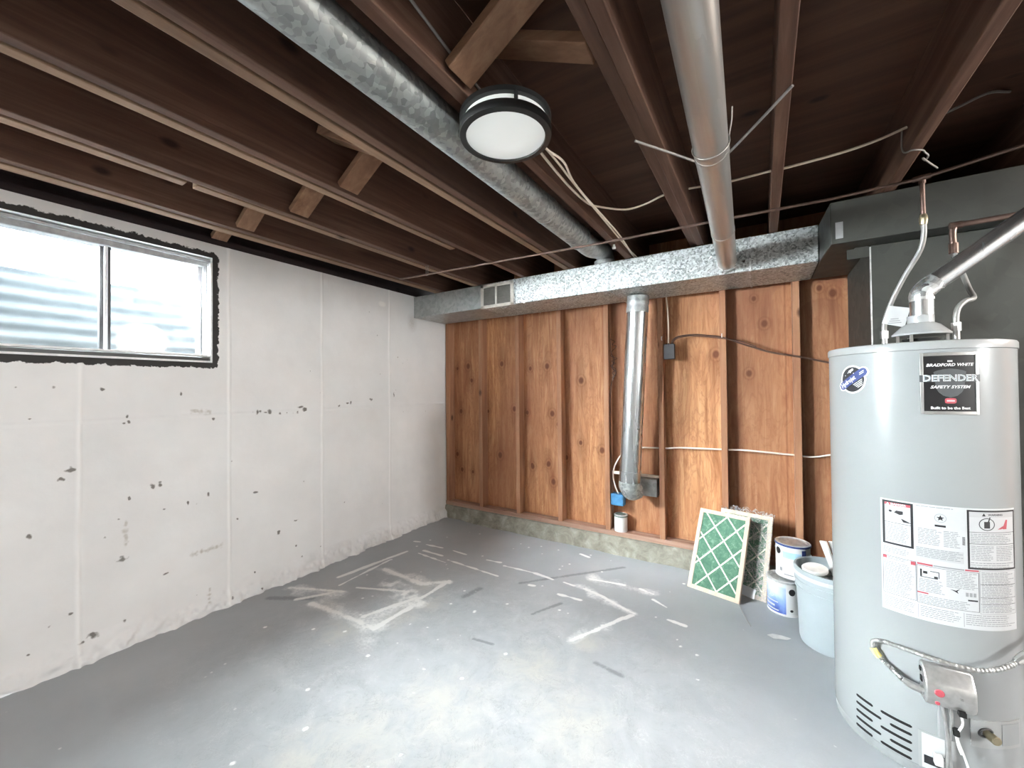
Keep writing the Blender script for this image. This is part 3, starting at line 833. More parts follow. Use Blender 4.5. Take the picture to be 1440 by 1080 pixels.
MB().box(1.89, 2.025, .010, .088, .455, .585).build('wall_boot', 'dullsteel', t, bevel=.004)
s = MB(); s.lathe([(.0005, 0), (.004, .0005), (.004, .003), (.001, .004)], (1.862, -.207, .60), 10, Matrix.Rotation(PI / 2, 3, 'X')); s.build('screw', 'chrome', t)
o = MB().box(1.680, 2.042, .030, .044, .592, .612).build('wood_lath', 'oldwhite')
tag(o, 'thin white lath crossing the bay behind the vertical pipe', 'lath')

# ================================================================== CEILING LAMP
LX, LY = 2.035, -2.03
t = thing('ceiling_lamp', 'round black rimmed ceiling lamp with white diffuser under the joists', 'lamp', (LX, LY, 2.109))
MB().lathe([(.001, 2.086), (.130, 2.086), (.139, 2.082), (.139, 2.068), (.128, 2.066), (.001, 2.066)], (LX, LY, 0), 56).build('canopy', 'black', t)
MB().box(LX - .05, LX + .05, LY - .05, LY + .05, 2.0865, 2.109).build('mounting_box', 'black', t)
MB().lathe([(.001, 2.0655), (.127, 2.0655), (.129, 2.05), (.129, 2.032), (.1195, 2.026), (.06, 2.0245), (.001, 2.024)], (LX, LY, 0), 56).build('diffuser', 'diffuser', t)
mb = MB(); n = 64; pr = [(.1305, 2.046), (.138, 2.046), (.1395, 2.042), (.1395, 2.027), (.138, 2.022), (.1205, 2.020), (.1195, 2.025)]
for r, z in pr:
    for k in range(n): mb.v.append(Vector((LX + r * math.cos(2 * PI * k / n), LY + r * math.sin(2 * PI * k / n), z)))
for i in range(len(pr)):
    i2 = (i + 1) % len(pr)
    for k in range(n): mb.f.append((i * n + k, i * n + (k + 1) % n, i2 * n + (k + 1) % n, i2 * n + k))
mb.build('trim_ring', 'black', t)
for a in (75, 195, 315):
    c = Vector((LX + (.1345) * math.cos(R_(a)), LY + .1345 * math.sin(R_(a)), 0))
    MB().box(c.x - .004, c.x + .004, c.y - .004, c.y + .004, 2.044, 2.070).build('post', 'black', t)

# ================================================================== CABLES AND COPPER
def cable(name, pts, r, mat, lab, cat, sm=6, n=8):
    return tag(MB().tube(pts, r, n, smooth=sm).build(name, mat), lab, cat)
cable('electric_cable', [(2.045, -1.90, 2.10), (2.03, -1.771, 2.098), (2.017, -1.514, 2.10), (2.003, -1.28, 2.128), (2.03, -1.205, 2.131), (2.132, -1.10, 2.131), (2.23, -1.095, 2.136), (2.317, -1.10, 2.155), (2.41, -.99, 2.205), (2.56, -1.02, 2.178), (2.727, -1.047, 2.167), (2.772, -1.099, 2.141), (2.95, -1.09, 2.150), (3.06, -1.07, 2.172), (3.15, -1.051, 2.202)], .0048, 'cable', 'cream cable from the ceiling lamp, bending right and sagging through the joists', 'cable')
cable('electric_cable', [(2.06, -1.90, 2.10), (2.061, -1.797, 2.095), (2.077, -1.697, 2.095), (2.045, -1.484, 2.098), (2.035, -.905, 2.10), (2.005, -.571, 2.112), (1.998, -.42, 2.122), (1.995, -.10, 2.12)], .0042, 'cable', 'cream cable bowing out from the lamp then running straight to the long duct', 'cable')
cable('electric_cable', [(2.05, -1.89, 2.11), (2.045, -1.70, 2.112), (2.030, -1.45, 2.115), (2.012, -.95, 2.115), (1.995, -.60, 2.122), (1.986, -.42, 2.122), (1.982, -.10, 2.12)], .0042, 'cable', 'cream cable lying straight beside its bowed twin along the joist', 'cable')
cable('hanger_wire', [(2.329, -1.666, 2.106), (2.42, -1.565, 2.088), (2.511, -1.472, 2.066), (2.552, -1.440, 2.063), (2.603, -1.49, 2.066), (2.696, -1.597, 2.085), (2.773, -1.681, 2.106)], .0042, 'wire', 'slack grey wire looped over the smooth tin pipe', 'wire')
cable('electric_cable', [(1.981, -2.75, 2.26), (1.981, -2.366, 2.199), (1.981, -2.209, 2.171), (1.981, -1.9, 2.14)], .0042, 'wire', 'thin grey cable stapled along the joist beside the knotty brace', 'cable', sm=3)
cable('electric_cable', [(3.197, -1.06, 2.20), (3.30, -.974, 2.262), (3.40, -.911, 2.316), (3.48, -.83, 2.34)], .0045, 'wire', 'grey cable in the dark bay at the upper right corner', 'cable')
# long copper line under the joists with drop to the heater
t = thing('copper_pipe', 'thin copper pipe hung across under the joists and dropping to the heater', 'pipe', (1.9, -.95, 2.05))
MB().tube([(.50, -1.047, 2.05), (.744, -1.027, 2.05), (1.306, -.987, 2.05), (1.972, -.941, 2.05), (2.458, -.925, 2.05), (2.938, -.902, 2.05), (3.215, -.927, 2.05), (3.435, -1.036, 2.05), (3.70, -1.16, 2.05)], .0062, 10).build('pipe_run', 'copper', t)
MB().tube([(3.218, -.927, 2.05), (3.220, -.924, 1.905)], .0075, 12).build('pipe_drop', 'copper', t)
s = MB(); s.tube([(3.218, -.927, 2.060), (3.2185, -.9265, 2.028)], .0105, 12); s.tube([(3.192, -.925, 2.05), (3.24, -.939, 2.05)], .010, 12); s.build('tee_fitting', 'copper', t)
for x, y in ((.748, -1.027),): MB().tube([(x + .009, y, JZ), (x + .008, y, 2.042), (x - .008, y, 2.042), (x - .009, y, JZ)], .002, 6).build('pipe_clip', 'wire', t)
t = thing('water_hose', 'grey flexible hose from the copper drop to the cold nipple of the heater', 'hose', (3.17, -.87, 1.46))
MB().tube([(3.220, -.924, 1.885), (3.222, -.918, 1.835), (3.212, -.905, 1.775), (3.175, -.885, 1.695), (3.142, -.865, 1.610), (3.122, -.851, 1.54), (3.117, -.847, 1.50), (3.117, -.847, 1.475)], .0085, 14, smooth=6).build('hose', 'flex', t)
s = MB(); s.tube([(3.220, -.924, 1.912), (3.220, -.924, 1.900), (3.220, -.924, 1.890), (3.220, -.924, 1.872)], [.0095, .013, .013, .0105], 10); s.build('coupling', 'brass', t)
s = MB(); s.tube([(3.117, -.847, 1.482), (3.117, -.847, 1.452)], .0135, 8); s.build('hose_nut', 'chrome', t)
t = thing('hot_water_pipe', 'dark copper elbow and hose dropping behind the flue pipe to the heater', 'pipe', (3.33, -.80, 1.9))
s = MB(); s.tube([(3.62, -.80, 1.893), (3.40, -.80, 1.886), (3.352, -.80, 1.884), (3.334, -.80, 1.868), (3.334, -.80, 1.80)], .0105, 12, smooth=4); s.build('pipe_run', 'copper', t)
MB().tube([(3.334, -.80, 1.815), (3.334, -.80, 1.775)], .014, 10).build('coupling', 'copper', t); MB().tube([(3.36, -.80, 1.885), (3.325, -.80, 1.885)], .014, 10).build('elbow_fitting', 'copper', t)
MB().tube([(3.334, -.80, 1.78), (3.345, -.83, 1.70), (3.352, -.87, 1.62), (3.345, -.93, 1.575), (3.312, -.972, 1.560), (3.288, -.990, 1.535), (3.281, -.993, 1.50), (3.281, -.993, 1.47)], .0085, 14, smooth=6).build('hose', 'flex', t)
s = MB(); s.tube([(3.281, -.993, 1.482), (3.281, -.993, 1.452)], .0135, 8); s.build('hose_nut', 'chrome', t)
# hooked wire with chain
cable('hooked_wire', [(3.148, -1.0, 2.215), (3.148, -.996, 2.155), (3.146, -1.04, 2.115), (3.16, -1.068, 2.106), (3.189, -1.054, 2.104), (3.20, -1.035, 2.102), (3.213, -1.018, 2.094), (3.208, -1.002, 2.086), (3.199, -1.018, 2.090), (3.22, -.99, 2.082), (3.253, -.954, 2.066)], .0028, 'wire', 'bent grey wire hook dangling below the dark joist above the heater', 'wire')
# stud wall wiring
cable('electric_cable', [(2.111, -.012, 1.911), (2.120, -.012, 1.80), (2.123, -.012, 1.68), (2.121, -.012, 1.572)], .0055, 'cable', 'cream cable dropping from the duct into the dark junction box', 'cable')
t = thing('junction_box', 'small dark junction box on a stud right of the vertical pipe', 'box', (2.13, -.01, 1.51))
MB().box(2.092, 2.165, -.036, -.001, 1.462, 1.570).build('box_body', 'darkbox', t, bevel=.004)
s = MB()
for x in (2.108, 2.122, 2.142, 2.153): s.tube([(x, -.018, 1.566), (x, -.018, 1.577)], .005, 8)
s.lathe([(.0005, 0), (.003, .0005), (.003, .002), (.0005, .0025)], (2.128, -.0365, 1.558), 8, Matrix.Rotation(PI / 2, 3, 'X')); s.build('cable_entry', 'blackflat', t)
cable('armoured_cable', [(2.142, -.018, 1.572), (2.154, -.014, 1.60), (2.193, -.011, 1.622), (2.286, -.011, 1.626), (2.38, -.011, 1.612), (2.47, -.011, 1.592), (2.626, -.011, 1.524), (2.74, -.011, 1.478), (2.89, -.011, 1.441), (3.045, -.011, 1.395), (3.115, -.011, 1.375)], .006, 'cabledark', 'dark brown armoured cable running right across the studs from the junction box', 'cable')
cable('electric_cable', [(2.153, -.018, 1.572), (2.165, -.016, 1.597), (2.20, -.016, 1.612), (2.286, -.018, 1.616), (2.46, -.020, 1.587), (2.56, -.014, 1.565), (2.66, -.014, 1.52)], .003, 'cabledark', 'thin dark wire following under the brown armoured cable', 'cable')
cable('electric_cable', [(1.72, .05, .375), (1.740, .03, .415), (1.706, .03, .50), (1.690, .03, .58), (1.712, .03, .67), (1.78, .035, .765), (1.90, .045, .805), (2.0, .045, .812), (2.10, .045, .816), (2.20, .045, .826), (2.45, .045, .832), (2.60, .045, .836), (2.85, .045, .826), (2.95, .045, .822), (3.04, .045, .842), (3.115, .045, .86)], .0055, 'cablewhite', 'white cable running level through the studs and curling into the blue box', 'cable')
t = thing('outlet_box', 'blue plastic outlet box low on the stud beside the vertical pipe', 'box', (1.73, .04, .40))
MB().box(1.676, 1.775, .008, .075, .352, .442).build('box_body', 'blue', t, bevel=.006)
s = MB(); s.box(1.690, 1.760, .005, .008, .364, .395); s.box(1.690, 1.760, .005, .008, .400, .431); s.build('box_rib', 'blue', t)
cable('thin_wire', [(1.681, .02, 1.70), (1.690, .01, 1.55), (1.715, .02, 1.48), (1.695, .02, 1.42), (1.725, .025, 1.38), (1.690, .02, 1.30), (1.680, .02, 1.18), (1.678, .02, .95), (1.682, .02, .70), (1.690, .015, .44), (1.688, .015, .30)], .0028, 'cabledark', 'thin dark wire hanging down the stud to the blue box', 'wire')
tg = [(1.683 + random.uniform(0, .06), .02 + random.uniform(-.01, .02), 1.34 + .30 * k / 16) for k in range(17)]
cable('wire_tangle', tg, .0022, 'cabledark', 'tangle of fine dark wire on the stud left of the vertical pipe', 'wire')
for x, z, lab in ((2.075, 1.616, 'small white cable staple left of the dark junction box'), (2.463, 1.606, 'small white cable staple where the brown cable crosses the stud')):
    s = MB(); s.tube([(x, -.0005, z + .012), (x, -.018, z + .012), (x, -.018, z - .012), (x, -.0005, z - .012)], .003, 6); tag(s.build('cable_staple', 'white'), lab, 'staple')
s = MB(); s.lathe([(.001, 0), (.011, .001), (.011, .012), (.007, .016), (.007, .026), (.001, .028)], (1.955, -.72, 2.082), 14); tag(s.build('porcelain_knob', 'white'), 'small white porcelain knob under the joist near the long duct', 'knob')

# ================================================================== WATER HEATER
HC = (3.1594, -1.0173); HR = .242
W = thing('water_heater', 'tall grey cylindrical gas water heater at the right', 'water heater', (HC[0], HC[1], 0))
hc3 = (HC[0], HC[1], 0)
MB().lathe([(.001, .03), (HR - .004, .03), (HR, .034), (HR, 1.372), (.001, 1.372)], hc3, 128).build('jacket', 'enamel', W)
MB().lathe([(.001, 1.3722), (HR, 1.3722), (HR + .003, 1.374), (HR + .003, 1.393), (HR, 1.399), (HR - .012, 1.402), (.001, 1.412)], hc3, 128).build('top_cap', 'enamel2', W)
MB().lathe([(.001, .0), (HR - .004, .0), (HR - .003, .006), (HR - .006, .0298), (.001, .0298)], hc3, 96).build('base_ring', 'grey', W)
def on_cyl(a0, z0, r):
    return lambda x, y, d=0: (HC[0] + (r + d) * math.cos(R_(a0) + x / HR), HC[1] + (r + d) * math.sin(R_(a0) + x / HR), z0 + y)
def wrap_text(mb, body, size, a0, z0, r, bold=0, shear=0, rot=0, squash=1.):
    vs, fs = text_geo(body, size, bold, shear, squash)
    cr, sr = math.cos(R_(rot)), math.sin(R_(rot)); F = on_cyl(a0, z0, r)
    o = len(mb.v)
    mb.v += [Vector(F(x * cr - y * sr, x * sr + y * cr)) for x, y in vs]
    mb.f += [tuple(i + o for i in f) for f in fs]
def ring_pts(rx, ry, n=40, a0=0, a1=360):
    return [(rx * math.cos(R_(a0 + (a1 - a0) * k / n)), ry * math.sin(R_(a0 + (a1 - a0) * k / n))) for k in range(n)]
def strip_poly(mb, pts, F, h, step=.005):
    """convex outline cut into vertical strips so that it follows the curve"""
    xs_ = [p[0] for p in pts]; x0, x1 = min(xs_), max(xs_)
    n = max(2, int((x1 - x0) / step))
    cols = []
    for i in range(n + 1):
        x = x0 + (x1 - x0) * i / n
        x = min(max(x, x0 + 1e-6), x1 - 1e-6)
        ys = []
        for k in range(len(pts)):
            (ax, ay), (bx, by) = pts[k], pts[(k + 1) % len(pts)]
            if (ax - x) * (bx - x) <= 0 and abs(ax - bx) > 1e-12:
                ys.append(ay + (by - ay) * (x - ax) / (bx - ax))
        cols.append((x, min(ys), max(ys)))
    o = len(mb.v); m = 0
    for x, ya, yb in cols:
        mb.v += [Vector(F(x, ya, 0)), Vector(F(x, yb, 0)), Vector(F(x, yb, h)), Vector(F(x, ya, h))]
    for i in range(n):
        p, q = o + 4 * i, o + 4 * i + 4
        for k in range(4): mb.f.append((p + k, q + k, q + (k + 1) % 4, p + (k + 1) % 4))
    mb.f.append((o, o + 1, o + 2, o + 3)); e = o + 4 * n; mb.f.append((e + 3, e + 2, e + 1, e))
# --- badge
BA, BZ = -83.3, 1.2635
bd = MB().cylpatch(HC, HR, -97.6, -69.0, 1.172, 1.355, .0035).build('badge', 'badge', W); tag(bd, 'black badge plate with silver frame and white lettering')
f = MB()
for a0, a1, z0, z1 in ((-99.2, -97.4, 1.166, 1.361), (-69.2, -67.4, 1.166, 1.361), (-97.4, -69.2, 1.166, 1.176), (-97.4, -69.2, 1.351, 1.361)):
    f.cylpatch(HC, HR, a0, a1, z0, z1, .006)
f.build('badge_frame', 'chrome', bd, bevel=.0008)
sh = MB(); F = on_cyl(BA, 1.268, HR + .0036)
strip_poly(sh, [(-.037, .032), (-.030, .036), (-.015, .040), (0, .042), (.015, .040), (.030, .036), (.037, .032), (.036, .0), (.030, -.028), (.016, -.043), (0, -.049), (-.016, -.043), (-.030, -.028), (-.036, 0)], F, .0006)
sh.build('shield', 'shield', bd)
tx = MB(); r = HR + .0044
for words, size, z, shr, sq in (('BRADFORD WHITE', .0125, 1.3215, .25, .99), ('SAFETY SYSTEM', .0125, 1.252, .3, 1.03), ('Built to be the Best', .0112, 1.186, 0, 1.02)):
    tw = MB(); wrap_text(tw, words, size, BA, z, r, .0004, shr, squash=sq); tw.build('badge_lettering', 'white', bd)
F = on_cyl(BA, 1.333, HR + .004)
for k in (-1, 0, 1): tx.poly([(k * .004 - .0015, -.002), (k * .004 + .0015, -.002), (k * .004 + .0015, .003), (k * .004 - .0015, .003)], F, .0004)
tx.build('badge_crest', 'white', bd)
bnd = MB().cylpatch(HC, HR + .0062, -99.6, -67.0, 1.2685, 1.2905, .0006).build('word_band', 'shield', bd)
tx = MB(); wrap_text(tx, 'DEFENDER', .0275, BA, 1.2795, HR + .0074, .0010, 0, squash=.93); tx.build('band_lettering', 'white', bd)
tx = MB(); wrap_text(tx, 'DEFENDER', .0268, BA, 1.2795, HR + .0078, -.0004, 0, squash=.935); tx.build('band_lettering_fill', 'steelblue', bd)
ov = MB(); F = on_cyl(BA, 1.209, HR + .0038)
rr = [(.013 * math.copysign(abs(math.cos(a)) ** .5, math.cos(a)), .0085 * math.copysign(abs(math.sin(a)) ** .5, math.sin(a))) for a in [2 * PI * k / 28 for k in range(28)]]
ov.poly(rr, F, .0006); ov.build('red_emblem', 'red', bd)
ov = MB(); F = on_cyl(BA, 1.209, HR + .0046); ov.poly([(-.009, -.0022), (.009, -.0022), (.009, .0022), (-.009, .0022)], F, .0003); ov.build('emblem_stripe', 'paper', bd)
# --- round sticker with slanted band
SA, SZ = -143.0, 1.282
st_ = MB()
def capsule(L, w, rot, n=10):
    p = []
    for k in range(n + 1): p.append((L / 2 + w * math.cos(R_(-90 + 180 * k / n)), w * math.sin(R_(-90 + 180 * k / n))))
    for k in range(n + 1): p.append((-L / 2 + w * math.cos(R_(90 + 180 * k / n)), w * math.sin(R_(90 + 180 * k / n))))
    c, s_ = math.cos(R_(rot)), math.sin(R_(rot))
    return [(x * c - y * s_, x * s_ + y * c) for x, y in p]
strip_poly(st_, ring_pts(.049, .051), on_cyl(SA, SZ, HR + .0001), .0004); strip_poly(st_, capsule(.094, .0185, 33), on_cyl(SA, SZ + .001, HR + .0001), .0005)
stk = st_.build('round_sticker', 'white', W, shade=False); tag(stk, 'round black and blue sticker with a slanted white word band')
s = MB(); strip_poly(s, ring_pts(.043, .045), on_cyl(SA, SZ, HR + .0007), .0003); s.build('sticker_disc', 'ink', stk, shade=False)
s = MB(); strip_poly(s, capsule(.092, .0145, 33), on_cyl(SA, SZ + .001, HR + .0011), .0003); s.build('sticker_band', 'navy', stk, shade=False)
tx = MB()
wrap_text(tx, 'Hydrojet', .0225, SA - 4.0, SZ - .0095, HR + .0017, .0006, .1, 33, .80)
for k in range(4):
    F = on_cyl(SA, SZ, HR + .0012)
    y = -.020 - k * .0055; w_ = .018 - k * .003
    c, s_ = math.cos(R_(33)), math.sin(R_(33))
    q = [(.010 - w_, y), (.012 + w_, y), (.012 + w_, y + .0024), (.010 - w_, y + .0024)]
    tx.poly([(x * c - y2 * s_, x * s_ + y2 * c) for x, y2 in q], F, .0003)
for k in range(4):
    F = on_cyl(SA, SZ, HR + .0012); x, y = -.027 + k * .011, .014 + .006 * math.sin(k * 1.3) + k * .004
    tx.poly([(x - .0015, y - .0015), (x + .0015, y - .0015), (x + .0015, y + .0015), (x - .0015, y + .0015)], F, .0003)
tx.poly(capsule(.014, .004, 33), on_cyl(SA - 1.0, SZ + .032, HR + .0012), .0003)
for k in range(2):
    F = on_cyl(SA + 8.0, SZ + .027 - .006 * k, HR + .0014)
    tx.poly(capsule(.016, .0011, 33), F, .0002)
tx.build('sticker_lettering', 'white', stk, shade=False)
# --- instruction label
lb = MB().cylpatch(HC, HR + .0001, -123.6, -40.6, .505, .877, .0004, 2).build('instruction_label', 'paper', W); tag(lb, 'large white instruction label with black framed warning boxes')
r0 = HR + .0005
def box_frame(mb, a0, a1, z0, z1, w, r=r0):
    wa = math.degrees(w / HR)
    mb.cylpatch(HC, r, a0, a1, z1 - w, z1, .0003); mb.cylpatch(HC, r, a0, a1, z0, z0 + w, .0003)
    mb.cylpatch(HC, r, a0, a0 + wa, z0 + w, z1 - w, .0003); mb.cylpatch(HC, r, a1 - wa, a1, z0 + w, z1 - w, .0003)
ink = MB(); gr = MB(); ti = MB(); ti2 = MB(); RDL = []
def RD(fn):
    q = MB(); fn(q); RDL.append(q)
box_frame(ink, -122.4, -104.5, .7264, .8720, .0062); box_frame(ink, -75.6, -40.9, .690, .8716, .0052)
RD(lambda q: q.cylpatch(HC, r0, -121.0, -105.9, .8575, .8660, .0003))
ti.cylpatch(HC, r0, -74.2, -42.2, .8500, .8660, .0003)
tx = MB()
wrap_text(tx, 'DANGER', .0085, -112.8, .8618, r0 + .0006, .0002, squash=1.1)
F = on_cyl(-119, .8617, r0 + .0004); tx.poly([(-.004, -.003), (.004, -.003), (0, .0036)], F, .0002)
tx.build('warning_word', 'white', lb, shade=False)
wrap_text(ink, 'WARNING', .0080, -57.5, .858, r0 + .0005, .0002, squash=1.15)
F = on_cyl(-65.5, .858, r0 + .0004); ink.poly([(-.005, -.004), (.005, -.004), (0, .005)], F, .0002)
for a0, a1, z in ((-121.5, -105.4, .800), (-74.4, -42, .804), (-74.4, -42, .768)): ink.cylpatch(HC, r0, a0, a1, z - .0006, z + .0006, .0003)
# pictograms
F = on_cyl(-117.5, .838, r0 + .0002); ink.poly(ring_pts(.0042, .004, 12), F, .0002)
F = on_cyl(-113.0, .835, r0 + .0002); ink.poly([(-.010, .0), (-.004, .007), (.012, .007), (.012, -.003), (.004, -.006), (-.003, -.003)], F, .0002)
F = on_cyl(-108.6, .812, r0 + .0002); ink.poly([(-.012, .006), (-.006, .004), (.014, -.006), (-.006, -.005)], F, .0002)
F = on_cyl(-63.5, .829, r0 + .0002); ink.poly([(-.008, -.012), (.008, -.012), (.008, .008), (-.008, .008)], F, .0002)
for k in range(20):
    a, b = R_(18 * k), R_(18 * k + 18)
    ink.poly([(.020 * math.cos(a), .017 * math.sin(a)), (.0222 * math.cos(a), .0192 * math.sin(a)), (.0222 * math.cos(b), .0192 * math.sin(b)), (.020 * math.cos(b), .017 * math.sin(b))], F, .0002)
ink.poly([(.002, .008), (.006, .008), (.010, .022), (.007, .022)], F, .0002)
F = on_cyl(-50.5, .826, r0 + .0002); RD(lambda q: q.poly([(-.024, -.012), (.006, -.012), (.010, .016), (.004, .017), (-.004, -.001)], F, .0002))
F = on_cyl(-90.0, .838, r0 + .0002)
star = []
for k in range(10): rr_ = .0095 if k % 2 == 0 else .004; star.append((rr_ * math.sin(k * PI / 5), rr_ * math.cos(k * PI / 5)))
ink.poly(star, F, .0002)
for k in range(16):
    a, b = R_(22.5 * k), R_(22.5 * k + 22.5)
    gr.poly([(.0125 * math.cos(a), .0125 * math.sin(a)), (.0138 * math.cos(a), .0138 * math.sin(a)), (.0138 * math.cos(b), .0138 * math.sin(b)), (.0125 * math.cos(b), .0125 * math.sin(b))], F, .0002)
ink.cylpatch(HC, r0, -93.1, -87.2, .810, .8162, .0003)
for k in range(6): ink.cylpatch(HC, r0, -78.4, -76.9, .762 + k * .0043, .7645 + k * .0043, .0003)
# fine print as broken grey lines
def print_lines(mb, a0, a1, z1, z0, pitch=.0052, h=.0022, ragged=.25, fill=.93):
    z = z1
    while z > z0:
        a = a0; end = a1 - (a1 - a0) * (random.random() * ragged)
        while a < end:
            w_ = random.uniform(1.2, 4.0); e = min(end, a + w_)
            mb.cylpatch(HC, r0, a, e, z - h, z, .00025, 4)
            a = e + random.uniform(.3, .6)
        z -= pitch
print_lines(gr, -103.0, -79.0, .8710, .866, .006)
print_lines(gr, -121.2, -106, .794, .737)
print_lines(gr, -122.3, -104.5, .716, .696)
print_lines(gr, -102.2, -89.5, .799, .748); print_lines(gr, -88.5, -79.6, .799, .748)
print_lines(gr, -73.8, -43, .799, .772); print_lines(gr, -73.5, -59, .762, .716); print_lines(gr, -57.5, -42.5, .762, .716); print_lines(gr, -74, -43, .711, .695, .0065)
ti2.cylpatch(HC, r0 - .0002, -103.4, -77.8, .703, .739, .0003); print_lines(gr, -103.2, -78.2, .737, .706)
box_frame(ink, -122.6, -103.5, .561, .687, .001); box_frame(ink, -103.2, -69.4, .559, .6795, .001); box_frame(gr, -68.9, -41.4, .5545, .687, .001)
RD(lambda q: q.cylpatch(HC, r0, -122.4, -120.2, .677, .6862, .0003)); RD(lambda q: q.cylpatch(HC, r0, -106.4, -103.8, .674, .685, .0003))
print_lines(gr, -119.5, -107, .684, .676); print_lines(gr, -121.8, -104.5, .668, .566)
RD(lambda q: q.cylpatch(HC, r0, -102.9, -94.6, .6815, .6872, .0003)); gr.cylpatch(HC, r0, -94.3, -77.7, .6825, .6870, .0003); RD(lambda q: q.cylpatch(HC, r0, -77.3, -69.4, .6825, .6872, .0003))
print_lines(gr, -102.2, -88.5, .637, .600); print_lines(gr, -87.5, -70.2, .675, .628); print_lines(gr, -102.2, -70.5, .586, .562)
RD(lambda q: q.cylpatch(HC, r0, -103.0, -97.2, .5905, .5950, .0003)); ink.cylpatch(HC, r0, -76, -70.3, .5905, .5950, .0003)
for a0, a1, z0, z1 in ((-101.4, -100.4, .645, .668), (-101.4, -92, .6430, .6448), (-99.8, -97.5, .655, .663), (-96, -91.6, .664, .666), (-94, -92, .645, .651), (-91.6, -91.2, .646, .666)): ink.cylpatch(HC, r0, a0, a1, z0, z1, .0003)
F = on_cyl(-83, .617, r0 + .0001); ink.poly([(-.012, .003), (.002, .001), (.012, .008), (.005, -.001), (.008, -.008), (-.001, -.002)], F, .0002)
for a in (-77.2, -75, -72.8): gr.cylpatch(HC, r0, a, a + 1.6, .604, .616, .0003)
print_lines(gr, -67.8, -42.6, .682, .560, .0048)
for z in (.645, .605, .585): ink.cylpatch(HC, r0, -68.5, -41.8, z - .0005, z + .0005, .0003)
for a0, a1 in ((-122, -103.6), (-101.6, -79.4), (-77.4, -42.5)): print_lines(gr, a0, a1, .5525 - .002, .516, .006)
for a in (-102.7, -78.4): gr.cylpatch(HC, r0, a - .15, a + .15, .510, .553, .0003)
ink.build('warning_print', 'ink', lb, shade=False); gr.build('fine_print', 'inkgrey', lb, shade=False); [q.build('red_print', 'red', lb, shade=False) for q in RDL]; ti.build('tinted_print', 'inkmid', lb, shade=False); ti2.build('tinted_print', 'inkmid', lb, shade=False)
# --- air slots low on the jacket
for (a0, z0), (a1, z1) in [((-144.1, 0.1443), (-132.3, 0.1436)), ((-144.3, 0.1185), (-126.6, 0.118)), ((-144.4, 0.0916), (-132.6, 0.0907)), ((-144.5, 0.0654), (-126.9, 0.0644)), ((-144.7, 0.0403), (-132.9, 0.037)), ((-125.5, 0.1456), (-108.3, 0.1442)), ((-119.7, 0.1201), (-108.4, 0.1175)), ((-125.7, 0.0939), (-108.5, 0.0911)), ((-119.9, 0.068), (-108.6, 0.0653)), ((-125.9, 0.0415), (-108.8, 0.0399))]:
    z = (z0 + z1) / 2 + .001; s = MB()
    s.cylpatch(HC, HR + .0002, a0, a1, z - .0044, z + .0044, .0006, 2)
    s.cylpatch(HC, HR + .0002, a0 - .7, a0, z - .003, z + .003, .0006, 2); s.cylpatch(HC, HR + .0002, a1, a1 + .7, z - .003, z + .003, .0006, 2)
    s.build('air_slot', 'blackflat', W)
# --- gas control valve
def frame_at(a, r):
    ca, sa = math.cos(R_(a)), math.sin(R_(a))
    return Matrix(((-sa, ca, 0, HC[0] + r * ca), (ca, sa, 0, HC[1] + r * sa), (0, 0, 1, 0), (0, 0, 0, 1)))   # x right, y outward, z up
G = frame_at(-89.5, HR)
gv = MB()
prof = [(-.004, .378), (.020, .380), (.046, .344), (.050, .336), (.050, .287), (.040, .268), (-.004, .268)]
n = len(prof)
xs = [-.057, -.054, .048, .056]
for i, x in enumerate(xs):
    k = 1 if 0 < i < 3 else .93
    for y, z in prof: gv.v.append(G @ Vector((x, y * k, .318 + (z - .318) * k)))
gv.f += [tuple(range(n))] + [tuple((len(xs) - 1) * n + j for j in reversed(range(n)))]
for i in range(len(xs) - 1):
    for j in range(n): gv.f.append((i * n + j, i * n + (j + 1) % n, (i + 1) * n + (j + 1) % n, (i + 1) * n + j))
gvo = gv.build('gas_valve', 'valve', W, bevel=.003); tag(gvo, 'silver gas control valve')
def disc(mb, G, x, y, z, r, h, n=20):
    mat = Matrix.Rotation(-PI / 2, 3, 'X')
    loc = [(r * .9, -.001), (r, .001), (r, h - .002), (r * .86, h)]
    o = len(mb.v)
    for rr, d in loc:
        for k in range(n): mb.v.append(G @ Vector((x + rr * math.cos(2 * PI * k / n), y + d, z + rr * math.sin(2 * PI * k / n))))
    for i in range(len(loc) - 1):
        for k in range(n): mb.f.append((o + i * n + k, o + i * n + (k + 1) % n, o + (i + 1) * n + (k + 1) % n, o + (i + 1) * n + k))
    mb.f.append(tuple(o + k for k in range(n))); mb.f.append(tuple(o + (len(loc) - 1) * n + k for k in reversed(range(n))))
s = MB(); disc(s, G, -.026, .050, .314, .0115, .004); s.build('control_button', 'red', gvo)
s = MB(); disc(s, G, -.030, .046, .281, .006, .004); s.build('small_button', 'red', gvo)
s = MB(); disc(s, G, .022, .050, .312, .004, .003); s.build('valve_screw', 'chrome', gvo)
s = MB(); s.box(.014, .030, .040, .056, .262, .276, G); s.build('wire_plug', 'blackflat', gvo)
s = MB(); s.box(-.060, -.0485, .004, .016, .350, .362, G); s.box(-.060, -.0485, .012, .026, .322, .338, G); s.build('side_port', 'blackflat', gvo)
s = MB(); s.tube([G @ Vector(p) for p in ((-.047, .026, .300), (-.062, .026, .298))], .013, 8); s.build('inlet_fitting', 'valve', gvo)
